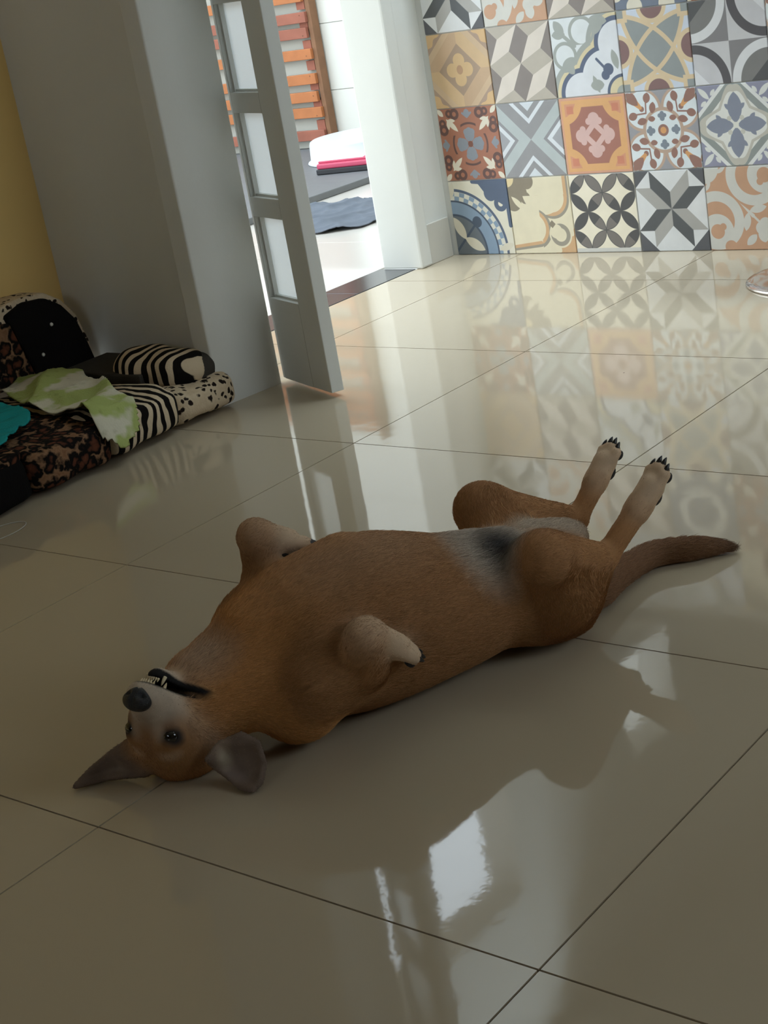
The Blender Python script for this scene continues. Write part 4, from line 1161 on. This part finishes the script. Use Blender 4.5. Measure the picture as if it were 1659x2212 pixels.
# fur: short strands lying along the coat
e1 = DV[DF[:, 2]] - DV[DF[:, 0]]; e2_ = DV[DF[:, 3]] - DV[DF[:, 1]]
fn = np.cross(e1, e2_); ar = np.linalg.norm(fn, axis=1) + 1e-12; fn /= ar[:, None]
if (fn * (DV[DF[:, 0]] - np.array([0, 0, 0.1]))).sum() < 0: fn = -fn
NST = 200000
pick = rng.choice(len(DF), NST, p=ar / ar.sum())
uv_ = rng.random((NST, 2)); q4 = DF[pick]
wts = np.stack([(1 - uv_[:, 0]) * (1 - uv_[:, 1]), uv_[:, 0] * (1 - uv_[:, 1]), uv_[:, 0] * uv_[:, 1], (1 - uv_[:, 0]) * uv_[:, 1]], 1)
root = (DV[q4] * wts[..., None]).sum(1); colr = (DC[q4] * wts[..., None]).sum(1); flw = (DFL[q4] * wts[..., None]).sum(1); lng = (DL[q4] * wts).sum(1)
nrm = fn[pick]
ok = (root[:, 2] > 0.004) & (lng > 0.0012)
root, colr, flw, lng, nrm = root[ok], colr[ok], flw[ok], lng[ok], nrm[ok]
flw = flw + rng.normal(0, 0.22, flw.shape) * np.linalg.norm(flw, axis=1, keepdims=True)
flw -= nrm * (flw * nrm).sum(1, keepdims=True); flw /= np.linalg.norm(flw, axis=1, keepdims=True) + 1e-9
lift = 0.14 + 0.22 * rng.random((len(root), 1))
lng = lng * rng.uniform(0.6, 1.15, len(lng))
ts = np.array([0.0, 0.35, 0.7, 1.0])
pts = root[:, None, :] - nrm[:, None, :] * 0.0006 + lng[:, None, None] * (flw[:, None, :] * ts[None, :, None] + nrm[:, None, :] * (lift[:, None, :] * (ts - 0.55 * ts ** 2)[None, :, None] * 1.6))
pts[..., 2] = np.maximum(pts[..., 2], 0.0015)
hc = bpy.data.hair_curves.new('fur')
hc.add_curves([4] * len(root))
hc.attributes['position'].data.foreach_set('vector', pts.astype(np.float32).ravel())
ra = hc.attributes.get('radius') or hc.attributes.new('radius', 'FLOAT', 'POINT')
rad = np.tile(np.array([1.0, 0.9, 0.6, 0.12]), (len(root), 1)) * 0.00026
ra.data.foreach_set('value', rad.astype(np.float32).ravel())
fc = hc.attributes.new('strand', 'FLOAT_COLOR', 'CURVE')
cv = colr * rng.uniform(0.75, 1.35, (len(root), 1))
fc.data.foreach_set('color', np.concatenate([cv, np.ones((len(cv), 1))], 1).astype(np.float32).ravel())
hc.materials.append(coat_material('dog_fur', 'strand', 0.55, True))
fur = link(bpy.data.objects.new('fur', hc), dog); fur['kind'] = 'stuff'

# eyes, nose, teeth, claws and pads
M_eye = mat('dark_wet_eye', (0.008, 0.006, 0.005, 1), 0.06, spec=0.7)
M_nose = mat('black_nose', (0.010, 0.010, 0.011, 1), 0.42, bump=0.5, bscale=700)
M_tooth = mat('tooth_ivory', lin(214, 196, 160), 0.35)
M_claw = mat('black_claw', (0.012, 0.011, 0.011, 1), 0.35)
M_pad = mat('black_paw_pad', (0.016, 0.014, 0.014, 1), 0.7, bump=0.4, bscale=500)
def ball(name, c, r, axes, m, parent, seg=20):
    """an ellipsoid with radii r along the given axes"""
    bm_ = bmesh.new(); bmesh.ops.create_uvsphere(bm_, u_segments=seg, v_segments=seg // 2, radius=1.0)
    Mx = np.array(axes)
    for v in bm_.verts: v.co = np.array(c) + (np.array(v.co) * np.array(r)) @ Mx
    return bm_obj(name, bm_, m, parent, True)
for s_ in (1, -1):
    ball('eye', h2l((s_ * 0.0250, 0.0412, 0.0176)), (0.0110, 0.0092, 0.0088), HM, M_eye, dog)
# nose: broad pad with two nostrils
def nose():
    bm_ = bmesh.new(); bmesh.ops.create_uvsphere(bm_, u_segments=36, v_segments=24, radius=1.0)
    for v in bm_.verts:
        x, y, z = v.co
        w = 1.0 + 0.12 * z - 0.18 * max(0, -z)
        p_ = np.array([x * 0.0180 * w, y * 0.0135, z * 0.0145])
        if y > 0: p_[1] *= 1.0 - 0.25 * (1 - abs(x))* (1 if abs(x) < 0.12 else 0)
        for s in (1, -1):
            d = math.hypot(x - s * 0.50, (z + 0.10) * 1.1)
            if y > 0: p_[1] -= 0.0065 * math.exp(-(d / 0.24) ** 2)
        v.co = h2l(p_ + np.array([0, 0.0945, 0.0030]))
    return bm_obj('nose', bm_, M_nose, dog, True)
nose()
def cone(name, c, d, r, L, m, parent, bend=None):
    c, d = np.array(c), np.array(d) / np.linalg.norm(d)
    b_ = np.zeros(3) if bend is None else np.array(bend)
    pts_ = [c + d * (L * t) + b_ * (t * t) for t in (0, 0.3, 0.6, 0.85, 1.0)]
    return tube(name, pts_, [r, r * 0.92, r * 0.7, r * 0.4, r * 0.08], m, parent, 8)
up_ = np.array([0, 0, 1.0])
for s_ in (1, -1):
    cone('canine_tooth', h2l((s_ * 0.0155, 0.078, -0.0180)), -Hz, 0.0027, 0.0125, M_tooth, dog)
    cone('canine_tooth', h2l((s_ * 0.0115, 0.0800, -0.0365)), Hz, 0.0024, 0.0120, M_tooth, dog)
for k in range(6):
    x_ = -0.0085 + k * 0.0034
    cone('incisor_tooth', h2l((x_, 0.0930 - 22 * x_ * x_, -0.0190)), -Hz, 0.0017, 0.0058, M_tooth, dog)
    cone('incisor_tooth', h2l((x_ * 0.8, 0.0850 - 18 * x_ * x_, -0.0315)), Hz, 0.0014, 0.0052, M_tooth, dog)
for (c, d, u, r) in CLAWS:
    cone('claw', c - d * 0.002, d * 0.9 + u * 0.25, r * 0.44, r * 1.5, M_claw, dog, bend=-u * r * 0.35)
for (c, d, u, r) in PADS:
    s = np.cross(d, u)
    ball('paw_pad', c, (r * 1.05, r * 1.25, r * 0.7), np.stack([s, d, u]), M_pad, dog, 14)
